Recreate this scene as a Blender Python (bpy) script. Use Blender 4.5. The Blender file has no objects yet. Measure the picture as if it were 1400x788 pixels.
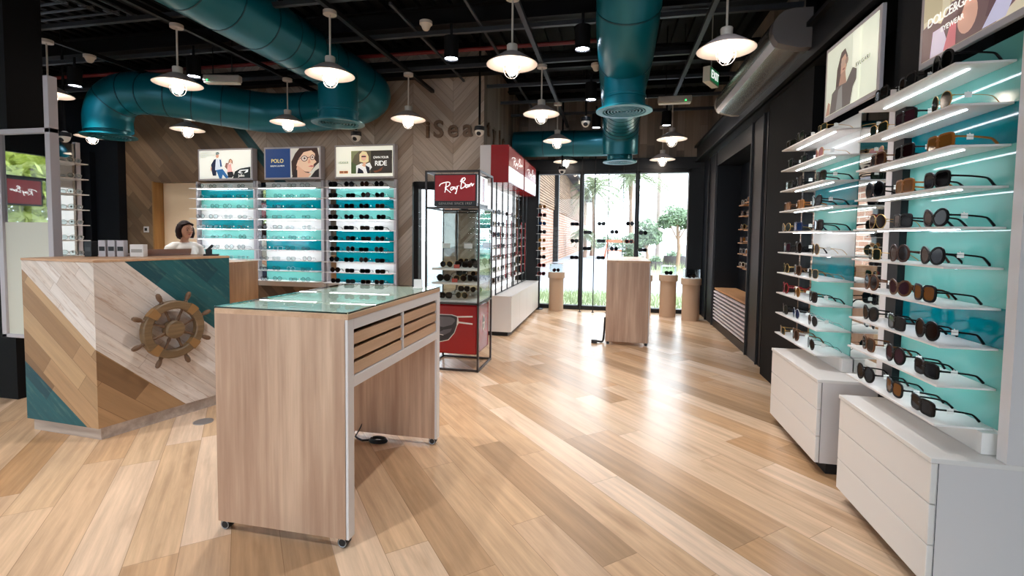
import bpy, math, random
from mathutils import Vector, Matrix
PI = math.pi
rnd = random.Random(7)
C = bpy.context.scene.collection
R = math.radians

# ------------------------------------------------------------------ colour and materials
def lin(c):
    return tuple(((x/255)/12.92 if x/255 <= .04045 else ((x/255+.055)/1.055)**2.4) for x in c)

def mat(name):
    m = bpy.data.materials.new(name); m.use_nodes = True
    nt = m.node_tree; b = nt.nodes['Principled BSDF']
    return m, nt, b

def pm(name, c, rough=.5, metal=0., emit=0., ecol=None, spec=.5, coat=0., bump=0., bscale=60.):
    m, nt, b = mat(name)
    b.inputs['Base Color'].default_value = (*lin(c), 1)
    b.inputs['Roughness'].default_value = rough
    b.inputs['Metallic'].default_value = metal
    b.inputs['Specular IOR Level'].default_value = spec
    b.inputs['Coat Weight'].default_value = coat
    if emit:
        b.inputs['Emission Color'].default_value = (*lin(ecol or c), 1)
        b.inputs['Emission Strength'].default_value = emit
    # slight procedural unevenness of the surface
    tc = nt.nodes.new('ShaderNodeTexCoord'); n = nt.nodes.new('ShaderNodeTexNoise')
    n.inputs['Scale'].default_value = bscale; n.inputs['Detail'].default_value = 2
    nt.links.new(tc.outputs['Object'], n.inputs['Vector'])
    if bump:
        bp = nt.nodes.new('ShaderNodeBump'); bp.inputs['Strength'].default_value = bump
        bp.inputs['Distance'].default_value = .004
        nt.links.new(n.outputs['Fac'], bp.inputs['Height']); nt.links.new(bp.outputs['Normal'], b.inputs['Normal'])
    else:
        mr = nt.nodes.new('ShaderNodeMapRange')
        mr.inputs['To Min'].default_value = max(0, rough-.03); mr.inputs['To Max'].default_value = min(1, rough+.03)
        nt.links.new(n.outputs['Fac'], mr.inputs['Value']); nt.links.new(mr.outputs['Result'], b.inputs['Roughness'])
    return m

def glass(name, tint=(255, 255, 255), gloss=1.0, rough=0.):
    """thin pane: clear straight through, with the mirror image a pane gives at a low angle"""
    m, nt, b = mat(name); nt.nodes.remove(b)
    out = nt.nodes['Material Output']
    t = nt.nodes.new('ShaderNodeBsdfTransparent'); t.inputs['Color'].default_value = (*lin(tint), 1)
    g = nt.nodes.new('ShaderNodeBsdfGlossy'); g.inputs['Roughness'].default_value = rough
    f = nt.nodes.new('ShaderNodeFresnel'); f.inputs['IOR'].default_value = 1.5
    mu = nt.nodes.new('ShaderNodeMath'); mu.operation = 'MULTIPLY'; mu.inputs[1].default_value = gloss
    mx = nt.nodes.new('ShaderNodeMixShader')
    ge = nt.nodes.new('ShaderNodeNewGeometry')                    # the pane reflects once, at its outer face
    iv = nt.nodes.new('ShaderNodeMath'); iv.operation = 'SUBTRACT'; iv.inputs[0].default_value = 1.
    m2 = nt.nodes.new('ShaderNodeMath'); m2.operation = 'MULTIPLY'
    nt.links.new(ge.outputs['Backfacing'], iv.inputs[1]); nt.links.new(iv.outputs[0], m2.inputs[1])
    nt.links.new(f.outputs[0], mu.inputs[0]); nt.links.new(mu.outputs[0], m2.inputs[0]); nt.links.new(m2.outputs[0], mx.inputs[0])
    nt.links.new(t.outputs[0], mx.inputs[1]); nt.links.new(g.outputs[0], mx.inputs[2])
    nt.links.new(mx.outputs[0], out.inputs['Surface'])
    return m

class NT:
    """small wrapper for node maths"""
    def __init__(s, nt): s.nt = nt
    def m(s, op, a, b=None, c=None):
        n = s.nt.nodes.new('ShaderNodeMath'); n.operation = op
        for i, v in enumerate((a, b, c)):
            if v is None: continue
            if isinstance(v, (int, float)): n.inputs[i].default_value = v
            else: s.nt.links.new(v, n.inputs[i])
        return n.outputs[0]
    def xyz(s, x, y, z):
        n = s.nt.nodes.new('ShaderNodeCombineXYZ')
        for i, v in enumerate((x, y, z)):
            if isinstance(v, (int, float)): n.inputs[i].default_value = v
            else: s.nt.links.new(v, n.inputs[i])
        return n.outputs[0]
    def noise(s, vec, scale=1., detail=4, rough=.6):
        n = s.nt.nodes.new('ShaderNodeTexNoise'); n.inputs['Scale'].default_value = scale
        n.inputs['Detail'].default_value = detail; n.inputs['Roughness'].default_value = rough
        s.nt.links.new(vec, n.inputs['Vector']); return n.outputs['Fac']
    def white(s, vec):
        n = s.nt.nodes.new('ShaderNodeTexWhiteNoise'); n.noise_dimensions = '3D'
        s.nt.links.new(vec, n.inputs['Vector']); return n.outputs['Value']
    def ramp(s, fac, cols, interp='LINEAR'):
        n = s.nt.nodes.new('ShaderNodeValToRGB'); n.color_ramp.interpolation = interp
        e = n.color_ramp.elements
        for i, (p, c) in enumerate(cols):
            el = e[i] if i < 2 else e.new(p)
            el.position = p; el.color = (*lin(c), 1)
        s.nt.links.new(fac, n.inputs[0]); return n.outputs['Color']
    def mix(s, fac, a, b, mode='MIX'):
        n = s.nt.nodes.new('ShaderNodeMix'); n.data_type = 'RGBA'; n.blend_type = mode
        for i, v in ((0, fac), (6, a), (7, b)):
            if isinstance(v, (int, float)): n.inputs[i].default_value = v
            elif isinstance(v, tuple): n.inputs[i].default_value = (*lin(v), 1)
            else: s.nt.links.new(v, n.inputs[i])
        return n.outputs[2]

def planks(N, u, v, L, W, cols, grain=(.75, 1.15), groove=.004, gcol=(96, 74, 54), knots=True, gs=14.):
    """random boards of size L x W along u; returns a colour socket"""
    row = N.m('FLOOR', N.m('DIVIDE', v, W))
    off = N.m('MULTIPLY', N.white(N.xyz(row, 3.7, 1.3)), L)
    uu = N.m('DIVIDE', N.m('ADD', u, off), L)
    idx = N.m('FLOOR', uu)
    r = N.white(N.xyz(row, idx, .5))
    base = N.ramp(r, cols)
    g = N.noise(N.xyz(N.m('MULTIPLY', u, 1.6), N.m('MULTIPLY', v, gs), N.m('MULTIPLY', r, 37.)), 1.0, 6, .65)
    gr = N.m('ADD', N.m('MULTIPLY', g, grain[1]-grain[0]), grain[0])
    gc = N.nt.nodes.new('ShaderNodeCombineColor')
    for i in range(3): N.nt.links.new(gr, gc.inputs[i])
    col = N.mix(1.0, base, gc.outputs[0], 'MULTIPLY')
    if knots:
        k = N.noise(N.xyz(N.m('MULTIPLY', u, 2.2), N.m('MULTIPLY', v, 7.), N.m('MULTIPLY', r, 19.)), 1.0, 3, .5)
        km = N.m('MULTIPLY', N.m('SMOOTH_MAX', N.m('SUBTRACT', k, .58), 0., .02), 2.2)
        col = N.mix(N.m('MINIMUM', km, .55), col, (128, 92, 56))
    fv = N.m('MULTIPLY', N.m('FRACT', N.m('DIVIDE', v, W)), W)
    fu = N.m('MULTIPLY', N.m('FRACT', uu), L)
    e1 = N.m('LESS_THAN', fv, groove); e2 = N.m('LESS_THAN', fu, groove)
    col = N.mix(N.m('MULTIPLY', N.m('MAXIMUM', e1, e2), .55), col, gcol)
    return col

def obj_xyz(nt):
    tc = nt.nodes.new('ShaderNodeTexCoord'); s = nt.nodes.new('ShaderNodeSeparateXYZ')
    nt.links.new(tc.outputs['Object'], s.inputs[0]); return s.outputs

def floor_mat():
    m, nt, b = mat('wood_look_floor_tiles'); N = NT(nt); x, y, z = obj_xyz(nt)
    a = R(131)
    u = N.m('ADD', N.m('MULTIPLY', x, math.cos(a)), N.m('MULTIPLY', y, math.sin(a)))
    v = N.m('ADD', N.m('MULTIPLY', x, math.sin(a)), N.m('MULTIPLY', y, -math.cos(a)))
    v = N.m('ADD', v, .06)
    col = planks(N, u, v, 1.2, .18, [(0, (240, 210, 182)), (.2, (216, 176, 136)), (.4, (236, 205, 174)), (.56, (198, 154, 110)), (.74, (228, 194, 158)), (.9, (196, 158, 120)), (1, (180, 146, 112))], (.44, 1.4), .0025, (120, 92, 66), True, 26.)
    nt.links.new(col, b.inputs['Base Color'])
    b.inputs['Roughness'].default_value = .27; b.inputs['Specular IOR Level'].default_value = .6
    return m

def chevron_mat():
    """beige chevron boards, with a brown field of slanting boards and a teal stripe towards the niche"""
    m, nt, b = mat('chevron_wood_cladding'); N = NT(nt); x, y, z = obj_xyz(nt)
    h = .56
    xs = N.m('ADD', x, 20.)
    tri = N.m('PINGPONG', xs, h)
    side = N.m('FLOOR', N.m('DIVIDE', xs, h))
    c = N.m('SUBTRACT', z, tri)                     # across the boards
    par = N.m('MODULO', side, 2.)
    u = tri
    W = .135
    row = N.m('FLOOR', N.m('DIVIDE', N.m('ADD', c, 9.), W))
    r = N.white(N.xyz(row, side, .5))
    base = N.ramp(r, [(0, (192, 176, 160)), (.3, (164, 146, 130)), (.55, (206, 192, 178)), (.8, (150, 130, 112)), (1, (186, 166, 148))])
    g = N.noise(N.xyz(N.m('MULTIPLY', u, 3.), N.m('MULTIPLY', c, 26.), N.m('MULTIPLY', r, 31.)), 1., 6, .65)
    edge = N.m('LESS_THAN', N.m('FRACT', N.m('DIVIDE', N.m('ADD', c, 9.), W)), .05)
    edge2 = N.m('LESS_THAN', N.m('FRACT', N.m('DIVIDE', xs, h)), .008)
    gr = N.m('ADD', N.m('MULTIPLY', g, .8), .55)
    gc = nt.nodes.new('ShaderNodeCombineColor')
    for i in range(3): nt.links.new(gr, gc.inputs[i])
    beige = N.mix(1., base, gc.outputs[0], 'MULTIPLY')
    beige = N.mix(N.m('MULTIPLY', N.m('MAXIMUM', edge, edge2), .6), beige, (92, 76, 62))
    # brown field
    d = N.m('ADD', x, z); al = N.m('SUBTRACT', x, z)
    brown = planks(N, N.m('ADD', al, 30.), N.m('ADD', d, 30.), 1.1, .17, [(0, (128, 102, 76)), (.35, (98, 78, 58)), (.65, (146, 120, 92)), (1, (112, 92, 70))], (.6, 1.3), .005, (60, 44, 30))
    tealc = N.ramp(N.noise(N.xyz(N.m('MULTIPLY', al, 2.), N.m('MULTIPLY', d, 20.), 0.), 1., 5), [(0.3, (10, 50, 54)), (.7, (30, 84, 86))])
    k = N.m('ADD', x, N.m('MULTIPLY', z, .87))
    col = N.mix(N.m('GREATER_THAN', k, -3.00), brown, tealc)
    col = N.mix(N.m('GREATER_THAN', k, -2.82), col, beige)
    nt.links.new(col, b.inputs['Base Color']); b.inputs['Roughness'].default_value = .6
    bp = nt.nodes.new('ShaderNodeBump'); bp.inputs['Strength'].default_value = .25; bp.inputs['Distance'].default_value = .004
    nt.links.new(g, bp.inputs['Height']); nt.links.new(bp.outputs['Normal'], b.inputs['Normal'])
    return m

def chevron_plain_mat():
    m = M['chevron'].copy(); m.name = 'chevron_beige'
    for n in m.node_tree.nodes:
        if n.type == 'MATH' and n.operation == 'GREATER_THAN': n.inputs[1].default_value = -99.
    return m

def side_clad_mat():
    m, nt, b = mat('grey_board_cladding'); N = NT(nt); x, y, z = obj_xyz(nt)
    t = N.m('ADD', x, y)
    col = planks(N, N.m('ADD', z, 20.), N.m('ADD', t, 20.), 1.3, .12, [(0, (164, 148, 132)), (.4, (126, 112, 98)), (.7, (178, 162, 146)), (1, (108, 96, 84))], (.6, 1.2), .004, (84, 74, 64), False, 30.)
    nt.links.new(col, b.inputs['Base Color']); b.inputs['Roughness'].default_value = .6
    return m

def wood(name, dark, light, axis='z', scale=1., rough=.45, gs=26.):
    """straight-grained board, grain along an axis"""
    m, nt, b = mat(name); N = NT(nt); o = obj_xyz(nt)
    x, y, z = o
    st = {'x': (1.1, gs, gs), 'y': (gs, 1.1, gs), 'z': (gs, gs, 1.1)}[axis]
    v = N.xyz(N.m('MULTIPLY', x, st[0]*scale), N.m('MULTIPLY', y, st[1]*scale), N.m('MULTIPLY', z, st[2]*scale))
    n1 = N.noise(v, 1., 6, .62)
    st2 = [s*.28 if s > 2 else s for s in st]
    n2 = N.noise(N.xyz(N.m('MULTIPLY', x, st2[0]*scale), N.m('MULTIPLY', y, st2[1]*scale), N.m('MULTIPLY', z, st2[2]*scale)), 1., 3, .5)
    f = N.m('ADD', N.m('MULTIPLY', n1, .6), N.m('MULTIPLY', n2, .55))
    mid = tuple((a+c)/2 for a, c in zip(dark, light))
    col = N.ramp(f, [(.36, dark), (.56, mid), (.74, light)])
    nt.links.new(col, b.inputs['Base Color']); b.inputs['Roughness'].default_value = rough
    return m

def uvplank(name, cols, L, W, grain=(.7, 1.2), gcol=(90, 70, 50), worn=None, gs=30.):
    """boards laid along the U direction of the mesh's own UV map (metres)"""
    m, nt, b = mat(name); N = NT(nt)
    uv = nt.nodes.new('ShaderNodeUVMap'); s = nt.nodes.new('ShaderNodeSeparateXYZ')
    nt.links.new(uv.outputs[0], s.inputs[0])
    u = N.m('ADD', s.outputs[0], 20.); v = N.m('ADD', s.outputs[1], 20.)
    col = planks(N, u, v, L, W, cols, grain, .003, gcol, False, gs)
    if worn:
        n = N.noise(N.xyz(N.m('MULTIPLY', u, 5.), N.m('MULTIPLY', v, 34.), 0.), 1., 6, .7)
        f = N.m('MINIMUM', N.m('MULTIPLY', N.m('SMOOTH_MAX', N.m('SUBTRACT', n, .53), 0., .03), 5.), .75)
        col = N.mix(f, col, worn)
    nt.links.new(col, b.inputs['Base Color']); b.inputs['Roughness'].default_value = .55
    return m

def grass_mat(name, a, c):
    m, nt, b = mat(name); N = NT(nt); x, y, z = obj_xyz(nt)
    n = N.noise(N.xyz(x, y, z), 9., 5, .7)
    nt.links.new(N.ramp(n, [(.3, a), (.7, c)]), b.inputs['Base Color']); b.inputs['Roughness'].default_value = .8
    return m

def brick_mat():
    m, nt, b = mat('pale_brick'); tc = nt.nodes.new('ShaderNodeTexCoord'); N = NT(nt)
    x, y, z = obj_xyz(nt)
    bt = nt.nodes.new('ShaderNodeTexBrick'); bt.inputs['Scale'].default_value = 1.
    bt.inputs['Brick Width'].default_value = .5; bt.inputs['Row Height'].default_value = .14; bt.inputs['Mortar Size'].default_value = .016
    bt.inputs['Color1'].default_value = (*lin((176, 128, 104)), 1); bt.inputs['Color2'].default_value = (*lin((140, 98, 80)), 1)
    bt.inputs['Mortar'].default_value = (*lin((196, 182, 168)), 1)
    nt.links.new(N.xyz(N.m('ADD', x, y), z, 0.), bt.inputs['Vector'])
    nt.links.new(bt.outputs['Color'], b.inputs['Base Color']); b.inputs['Roughness'].default_value = .8
    return m

M = {}
M['floor'] = floor_mat(); M['chevron'] = chevron_mat(); M['clad'] = side_clad_mat(); M['chevron_plain'] = chevron_plain_mat()
M['black'] = pm('black_painted_metal', (17, 18, 21), .45, spec=.35)
M['black_matt'] = pm('matt_black', (9, 9, 11), .7, spec=.2)
M['ceil'] = pm('black_ceiling_deck', (12, 12, 13), .7, spec=.25)
M['strut'] = pm('dark_grey_strut', (64, 66, 70), .45, .5)
M['strut_dark'] = pm('black_beam', (14, 14, 16), .5, spec=.3)
M['red_pipe'] = pm('red_pipe_paint', (112, 26, 26), .45)
M['duct'] = pm('teal_duct_paint', (0, 106, 122), .33, .25)
M['ring'] = pm('teal_duct_seam', (0, 66, 78), .4, .2)
M['grille_dark'] = pm('dark_teal_grille', (6, 46, 52), .5)
M['white'] = pm('white_laminate', (236, 232, 228), .38)
M['white_metal'] = pm('white_powder_coat', (226, 222, 222), .4)
M['grey_frame'] = pm('light_grey_frame', (196, 190, 194), .4)
M['cream'] = pm('cream_panel', (222, 220, 204), .5)
M['cream_wall'] = pm('cream_plaster', (248, 222, 186), .7, bump=.1)
M['mirror'] = pm('mirror_glass', (226, 230, 228), .01, 1.)
M['led'] = pm('led_light', (255, 255, 255), .4, emit=18., ecol=(232, 242, 255))
M['led_bright'] = pm('bright_led_light', (255, 255, 255), .4, emit=34., ecol=(236, 244, 255))
M['glow'] = pm('backlit_white', (250, 250, 252), .4, emit=.9, ecol=(248, 252, 255))
M['bulb'] = pm('lit_bulb', (255, 255, 255), .3, emit=30., ecol=(255, 236, 218))
M['spotface'] = pm('lit_downlight', (255, 255, 255), .3, emit=60., ecol=(232, 238, 255))
M['shade_out'] = pm('taupe_enamel', (190, 174, 168), .45)
M['shade_in'] = pm('white_enamel', (222, 212, 204), .4)
M['rod'] = pm('cream_metal', (206, 196, 184), .45)
M['wire'] = pm('pale_wire', (228, 228, 230), .3, .5)
M['teal_d'] = pm('deep_teal_panel', (0, 122, 132), .07)
M['teal_l'] = pm('aqua_panel', (112, 184, 174), .07)
M['teal_w'] = pm('white_back_panel', (232, 232, 228), .1)
M['oak'] = wood('oak_laminate_upright', (160, 124, 102), (216, 184, 158), 'z', 1.)
M['oak_y'] = wood('oak_laminate_lying', (186, 146, 114), (220, 184, 152), 'y', 1.)
M['oak_x'] = wood('oak_board', (176, 132, 96), (214, 172, 134), 'x', 1.)
M['oak_warm'] = wood('warm_oak', (140, 98, 62), (190, 146, 104), 'z', 1.)
M['jamb'] = wood('oak_reveal', (140, 100, 52), (178, 132, 78), 'z', 1.)
M['bench_wood'] = wood('bench_oak', (196, 140, 92), (222, 172, 124), 'y', 1.)
M['wheel'] = wood('dark_turned_wood', (98, 78, 54), (140, 114, 82), 'x', 2., .5)
M['wheel_dark'] = wood('darker_turned_wood', (84, 60, 44), (128, 98, 72), 'x', 2., .5)
M['brass'] = pm('aged_brass', (158, 120, 76), .5, .25)
M['letter'] = wood('brown_letter_wood', (84, 60, 42), (116, 88, 64), 'x', 1.)
M['cardboard'] = pm('kraft_board', (196, 168, 142), .65, bump=.15)
M['red'] = pm('gloss_red', (158, 16, 22), .25)
M['red_sign'] = pm('lit_red_sign', (140, 8, 18), .35, emit=.22, ecol=(160, 6, 18))
M['sign_black'] = pm('sign_black', (20, 18, 20), .4)
M['lit_white'] = pm('lit_white_sign', (250, 250, 250), .4, emit=.9)
M['steel'] = pm('dark_steel_tube', (70, 64, 62), .35, .7)
M['chrome'] = pm('brushed_steel', (196, 192, 188), .25, .9)
M['alu'] = pm('satin_aluminium', (170, 172, 176), .35, .8)
M['glass'] = glass('clear_glass', (250, 253, 252), 1.)
M['glass_top'] = glass('glass_table_top', (240, 249, 245), 1.05)
M['glass_edge'] = pm('glass_edge_green', (16, 40, 38), .15)
M['window'] = glass('window_glass', (250, 252, 252), .8)
M['casing'] = glass('clear_acrylic', (246, 250, 250), 1.4)
M['rubber'] = pm('black_rubber', (18, 18, 20), .6)
M['cable'] = pm('black_cable', (16, 16, 18), .5)
M['tag'] = pm('white_price_tag', (245, 245, 240), .5)
M['laptop'] = pm('rose_grey_lid', (176, 152, 146), .4)
M['skin'] = pm('skin', (196, 144, 116), .55)
M['lip'] = pm('lips_rose', (168, 88, 84), .5)
M['hair'] = pm('dark_brown_hair', (36, 18, 15), .6, spec=.2, bump=.6, bscale=120.)
M['shirt'] = pm('white_cotton', (236, 230, 220), .8, bump=.2)
M['jeans'] = pm('dark_denim', (46, 52, 70), .8)
M['dark'] = pm('near_black', (10, 10, 12), .5)
M['exit_green'] = pm('exit_green', (20, 120, 70), .4, emit=.5)
M['lamp_grey'] = pm('grey_lamp_housing', (170, 164, 156), .5)
M['cap_grey'] = pm('dark_grey_cap', (96, 90, 88), .5)
M['led_green'] = pm('green_indicator', (40, 255, 110), .4, emit=4.)
M['dome'] = pm('camera_dome', (232, 226, 214), .3)
M['pave'] = pm('pale_paving', (168, 170, 178), .8, bump=.1, bscale=8.)
M['gravel'] = pm('pale_gravel', (220, 214, 210), .9, bump=.5, bscale=40.)
M['grass'] = grass_mat('lawn', (150, 170, 124), (206, 212, 178))
M['leaf_sun'] = grass_mat('sunlit_leaves', (150, 170, 70), (226, 226, 150))  # leaf colour lightened to stand in for bright daylight on the trees
M['leaf'] = grass_mat('leaves', (98, 122, 98), (150, 168, 136))
M['palm'] = grass_mat('palm_fronds', (120, 138, 116), (178, 182, 146))
M['bark'] = wood('bark', (120, 92, 78), (176, 148, 128), 'z', .6, .9)
M['brick'] = brick_mat()
M['timber'] = wood('weathered_slats', (120, 92, 72), (170, 138, 112), 'y', .5, .8)
M['slab_dark'] = pm('slate_planter', (92, 84, 88), .8, bump=.3)
M['concrete'] = pm('pale_stone', (150, 136, 128), .8)
M['navy_panel'] = pm('blue_black_panel', (15, 19, 26), .42, spec=.35)
M['kick'] = pm('black_plinth', (16, 16, 18), .6)
M['slat_white'] = pm('white_slat', (228, 222, 228), .4)
M['orange'] = pm('orange_play_frame', (226, 120, 80), .6)

_art = {}
def artm(c, e=.75):
    k = (c, e)
    if k not in _art:
        _art[k] = pm('print_%02x%02x%02x' % c, c, .35, emit=e, ecol=c)
    return _art[k]

# ------------------------------------------------------------------ mesh building
class MB:
    def __init__(s): s.v = []; s.f = []; s.m = []; s.uv = []
    def poly(s, pts, mat=0, uv=None):
        i = len(s.v); s.v += [tuple(p) for p in pts]
        s.f.append(tuple(range(i, i+len(pts)))); s.m.append(mat); s.uv.append(uv)
    def grid(s, rings, mat=0, closed=True, caps=True):
        i = len(s.v); n = len(rings[0])
        for r in rings: s.v += [tuple(p) for p in r]
        for a in range(len(rings)-1):
            for b in range(n if closed else n-1):
                c = (b+1) % n
                s.f.append((i+a*n+b, i+a*n+c, i+(a+1)*n+c, i+(a+1)*n+b)); s.m.append(mat); s.uv.append(None)
        if caps:
            s.f.append(tuple(i+k for k in reversed(range(n)))); s.m.append(mat); s.uv.append(None)
            j = i+(len(rings)-1)*n
            s.f.append(tuple(j+k for k in range(n))); s.m.append(mat); s.uv.append(None)
        return s
    def box(s, x0, x1, y0, y1, z0, z1, mat=0):
        s.grid([[(x0, y0, z0), (x1, y0, z0), (x1, y1, z0), (x0, y1, z0)], [(x0, y0, z1), (x1, y0, z1), (x1, y1, z1), (x0, y1, z1)]], mat)
        return s
    def bar(s, p, q, w, h=None, mat=0):
        p, q = Vector(p), Vector(q); h = h or w; d = (q-p).normalized()
        up = Vector((0, 0, 1)) if abs(d.z) < .95 else Vector((0, 1, 0))
        a = d.cross(up).normalized(); b = a.cross(d)
        s.grid([[o+a*i*w/2+b*j*h/2 for i, j in ((-1, -1), (1, -1), (1, 1), (-1, 1))] for o in (p, q)], mat)
        return s
    def tube(s, pts, r, seg=8, mat=0, caps=True):
        pts = [Vector(p) for p in pts]; n = len(pts)
        rs = r if isinstance(r, (list, tuple)) else [r]*n
        a = None; rings = []
        for i, p in enumerate(pts):
            t = (pts[min(i+1, n-1)]-pts[max(i-1, 0)]).normalized()
            if a is None:
                u = Vector((0, 0, 1)) if abs(t.z) < .9 else Vector((1, 0, 0))
                a = t.cross(u).normalized()
            else:
                a = (a-t*a.dot(t)).normalized()
            b = t.cross(a)
            rings.append([p+(a*math.cos(k*2*PI/seg)+b*math.sin(k*2*PI/seg))*rs[i] for k in range(seg)])
        s.grid(rings, mat, True, caps); return s
    def lathe(s, c, prof, seg=24, mat=0, caps=True):
        s.grid([[(c[0]+r*math.cos(k*2*PI/seg), c[1]+r*math.sin(k*2*PI/seg), c[2]+z) for k in range(seg)] for r, z in prof], mat, True, caps)
        return s
    def ell(s, c, r, seg=14, rings=9, mat=0, rot=None):
        pr = []
        for i in range(rings+1):
            a = -PI/2+PI*i/rings
            rr = max(math.cos(a), .02)
            row = []
            for k in range(seg):
                p = Vector((rr*math.cos(k*2*PI/seg)*r[0], rr*math.sin(k*2*PI/seg)*r[1], math.sin(a)*r[2]))
                if rot is not None: p = rot @ p
                row.append(tuple(Vector(c)+p))
            pr.append(row)
        s.grid(pr, mat); return s
    def torus(s, c, R0, r, n=24, k=8, mat=0, axis='z', a0=0, a1=2*PI):
        full = abs(a1-a0-2*PI) < 1e-6
        rings = []
        cnt = n if full else n+1
        for i in range(cnt):
            t = a0+(a1-a0)*i/n
            ring = []
            for j in range(k):
                q = j*2*PI/k; rr = R0+r*math.cos(q); h = r*math.sin(q)
                p = (rr*math.cos(t), rr*math.sin(t), h)
                if axis == 'y': p = (p[0], p[2], p[1])
                if axis == 'x': p = (p[2], p[0], p[1])
                ring.append((c[0]+p[0], c[1]+p[1], c[2]+p[2]))
            rings.append(ring)
        if full: rings.append(rings[0])
        s.grid(rings, mat, True, not full); return s
    def prism(s, pts, d0, d1, mat=0, plane='xz'):
        """outline in a plane, given thickness"""
        def P(p, d):
            return {'xz': (p[0], d, p[1]), 'xy': (p[0], p[1], d), 'yz': (d, p[0], p[1])}[plane]
        s.grid([[P(p, d0) for p in pts], [P(p, d1) for p in pts]], mat); return s
    def mesh(s, name, mats, smooth=True, angle=35):
        me = bpy.data.meshes.new(name); me.from_pydata(s.v, [], s.f)
        for m in (mats if isinstance(mats, (list, tuple)) else [mats]): me.materials.append(M[m] if isinstance(m, str) else m)
        me.polygons.foreach_set('material_index', s.m)
        if any(u is not None for u in s.uv):
            l = me.uv_layers.new(name='UVMap')
            for p, u in zip(me.polygons, s.uv):
                if u is not None:
                    for li, t in zip(p.loop_indices, u): l.data[li].uv = t
        me.validate()
        import bmesh
        bm = bmesh.new(); bm.from_mesh(me); bmesh.ops.recalc_face_normals(bm, faces=bm.faces); bm.to_mesh(me); bm.free()
        if smooth:
            me.polygons.foreach_set('use_smooth', [True]*len(me.polygons))
            me.set_sharp_from_angle(angle=R(angle))
        return me
    def build(s, name, mats, parent=None, bev=0, loc=None, rotz=0, smooth=True):
        o = bpy.data.objects.new(name, s.mesh(name, mats, smooth)); C.objects.link(o)
        if parent is not None: o.parent = parent
        if loc is not None: o.location = loc
        if rotz: o.rotation_euler.z = rotz
        if bev:
            b = o.modifiers.new('edge', 'BEVEL'); b.width = bev; b.segments = 2; b.limit_method = 'ANGLE'; b.angle_limit = R(40)
        return o

def tag(o, label, cat, group=None):
    o['label'] = label; o['category'] = cat
    if group: o['group'] = group
    return o
def thing(name, label, cat, loc=(0, 0, 0), rotz=0, group=None):
    o = bpy.data.objects.new(name, None); C.objects.link(o); o.empty_display_size = .1
    o.location = loc; o.rotation_euler.z = rotz
    return tag(o, label, cat, group)
def struct(name, mb, mats, **k):
    o = mb.build(name, mats, **k); o['kind'] = 'structure'; return o
def stuff(o):
    o['kind'] = 'stuff'; return o
def B(*a): return MB().box(*a)

def text_mesh(name, txt, size, material, parent=None, loc=(0, 0, 0), rot=(PI/2, 0, 0), depth=.002, align='CENTER', spacing=1., bold=0.):
    cu = bpy.data.curves.new(name, 'FONT'); cu.body = txt; cu.size = size; cu.extrude = depth
    cu.align_x = align; cu.align_y = 'CENTER'; cu.space_character = spacing; cu.offset = bold
    cu.resolution_u = 3
    t = bpy.data.objects.new(name, cu); C.objects.link(t)
    dg = bpy.context.evaluated_depsgraph_get()
    me = bpy.data.meshes.new_from_object(t.evaluated_get(dg))
    bpy.data.objects.remove(t); bpy.data.curves.remove(cu)
    o = bpy.data.objects.new(name, me); C.objects.link(o)
    me.materials.clear(); me.materials.append(M[material] if isinstance(material, str) else material)
    o.parent = parent; o.location = loc; o.rotation_euler = rot
    return o

def ribbon(mb, pts, w, y, mat=0, sx=1., sz=1., ox=0., oz=0., t=.0012):
    """pen stroke drawn in the local xz plane"""
    P = [Vector((ox+p[0]*sx, oz+p[1]*sz)) for p in pts]
    L, Rr = [], []
    for i, p in enumerate(P):
        d = (P[min(i+1, len(P)-1)]-P[max(i-1, 0)]).normalized()
        n = Vector((-d.y, d.x))*w/2
        L.append(p+n); Rr.append(p-n)
    rings = [[(l.x, y, l.y), (r.x, y, r.y), (r.x, y-t, r.y), (l.x, y-t, l.y)] for l, r in zip(L, Rr)]
    mb.grid(rings, mat)

def smooth_pts(pts, n=4):
    out = []
    P = [Vector(p) for p in pts]
    for i in range(len(P)-1):
        p0, p1, p2, p3 = P[max(i-1, 0)], P[i], P[i+1], P[min(i+2, len(P)-1)]
        for k in range(n):
            t = k/n
            out.append(.5*((2*p1)+(p2-p0)*t+(2*p0-5*p1+4*p2-p3)*t*t+(3*p1-p0-3*p2+p3)*t**3))
    out.append(P[-1]); return out

SCRIPT = [  # the handwritten sign, u and v in 0..1
    [(.09, .56), (.12, .64), (.22, .70), (.33, .72), (.37, .66), (.33, .57), (.24, .51)],
    [(.27, .69), (.26, .52), (.235, .31)], [(.24, .51), (.31, .40), (.39, .30)],
    [(.46, .52), (.41, .52), (.385, .45), (.41, .40), (.455, .47), (.465, .53), (.47, .43)],
    [(.50, .54), (.505, .45), (.54, .46), (.56, .56)], [(.56, .56), (.545, .40), (.52, .27), (.50, .29)],
    [(.59, .575), (.605, .565)],
    [(.70, .87), (.67, .70), (.645, .46)],
    [(.64, .72), (.68, .84), (.74, .88), (.76, .82), (.70, .71), (.76, .66), (.755, .55), (.68, .47), (.645, .46)],
    [(.835, .58), (.80, .61), (.775, .55), (.795, .49), (.83, .55), (.845, .61), (.85, .51)],
    [(.875, .63), (.885, .53)], [(.882, .57), (.905, .65), (.93, .655), (.935, .57), (.955, .58), (.985, .66)]]
def script_sign(name, w, h, parent, loc, material, rz=0, pen=.024):
    mb = MB()
    for s in SCRIPT:
        ribbon(mb, smooth_pts([(u, v) for u, v in s], 4) if len(s) > 2 else [Vector(p) for p in s], pen*h*1.25, 0, 0, w, h, -w/2, -h/2)
    o = mb.build(name, material, parent); o.location = loc; o.rotation_euler.z = rz
    return o

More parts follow.
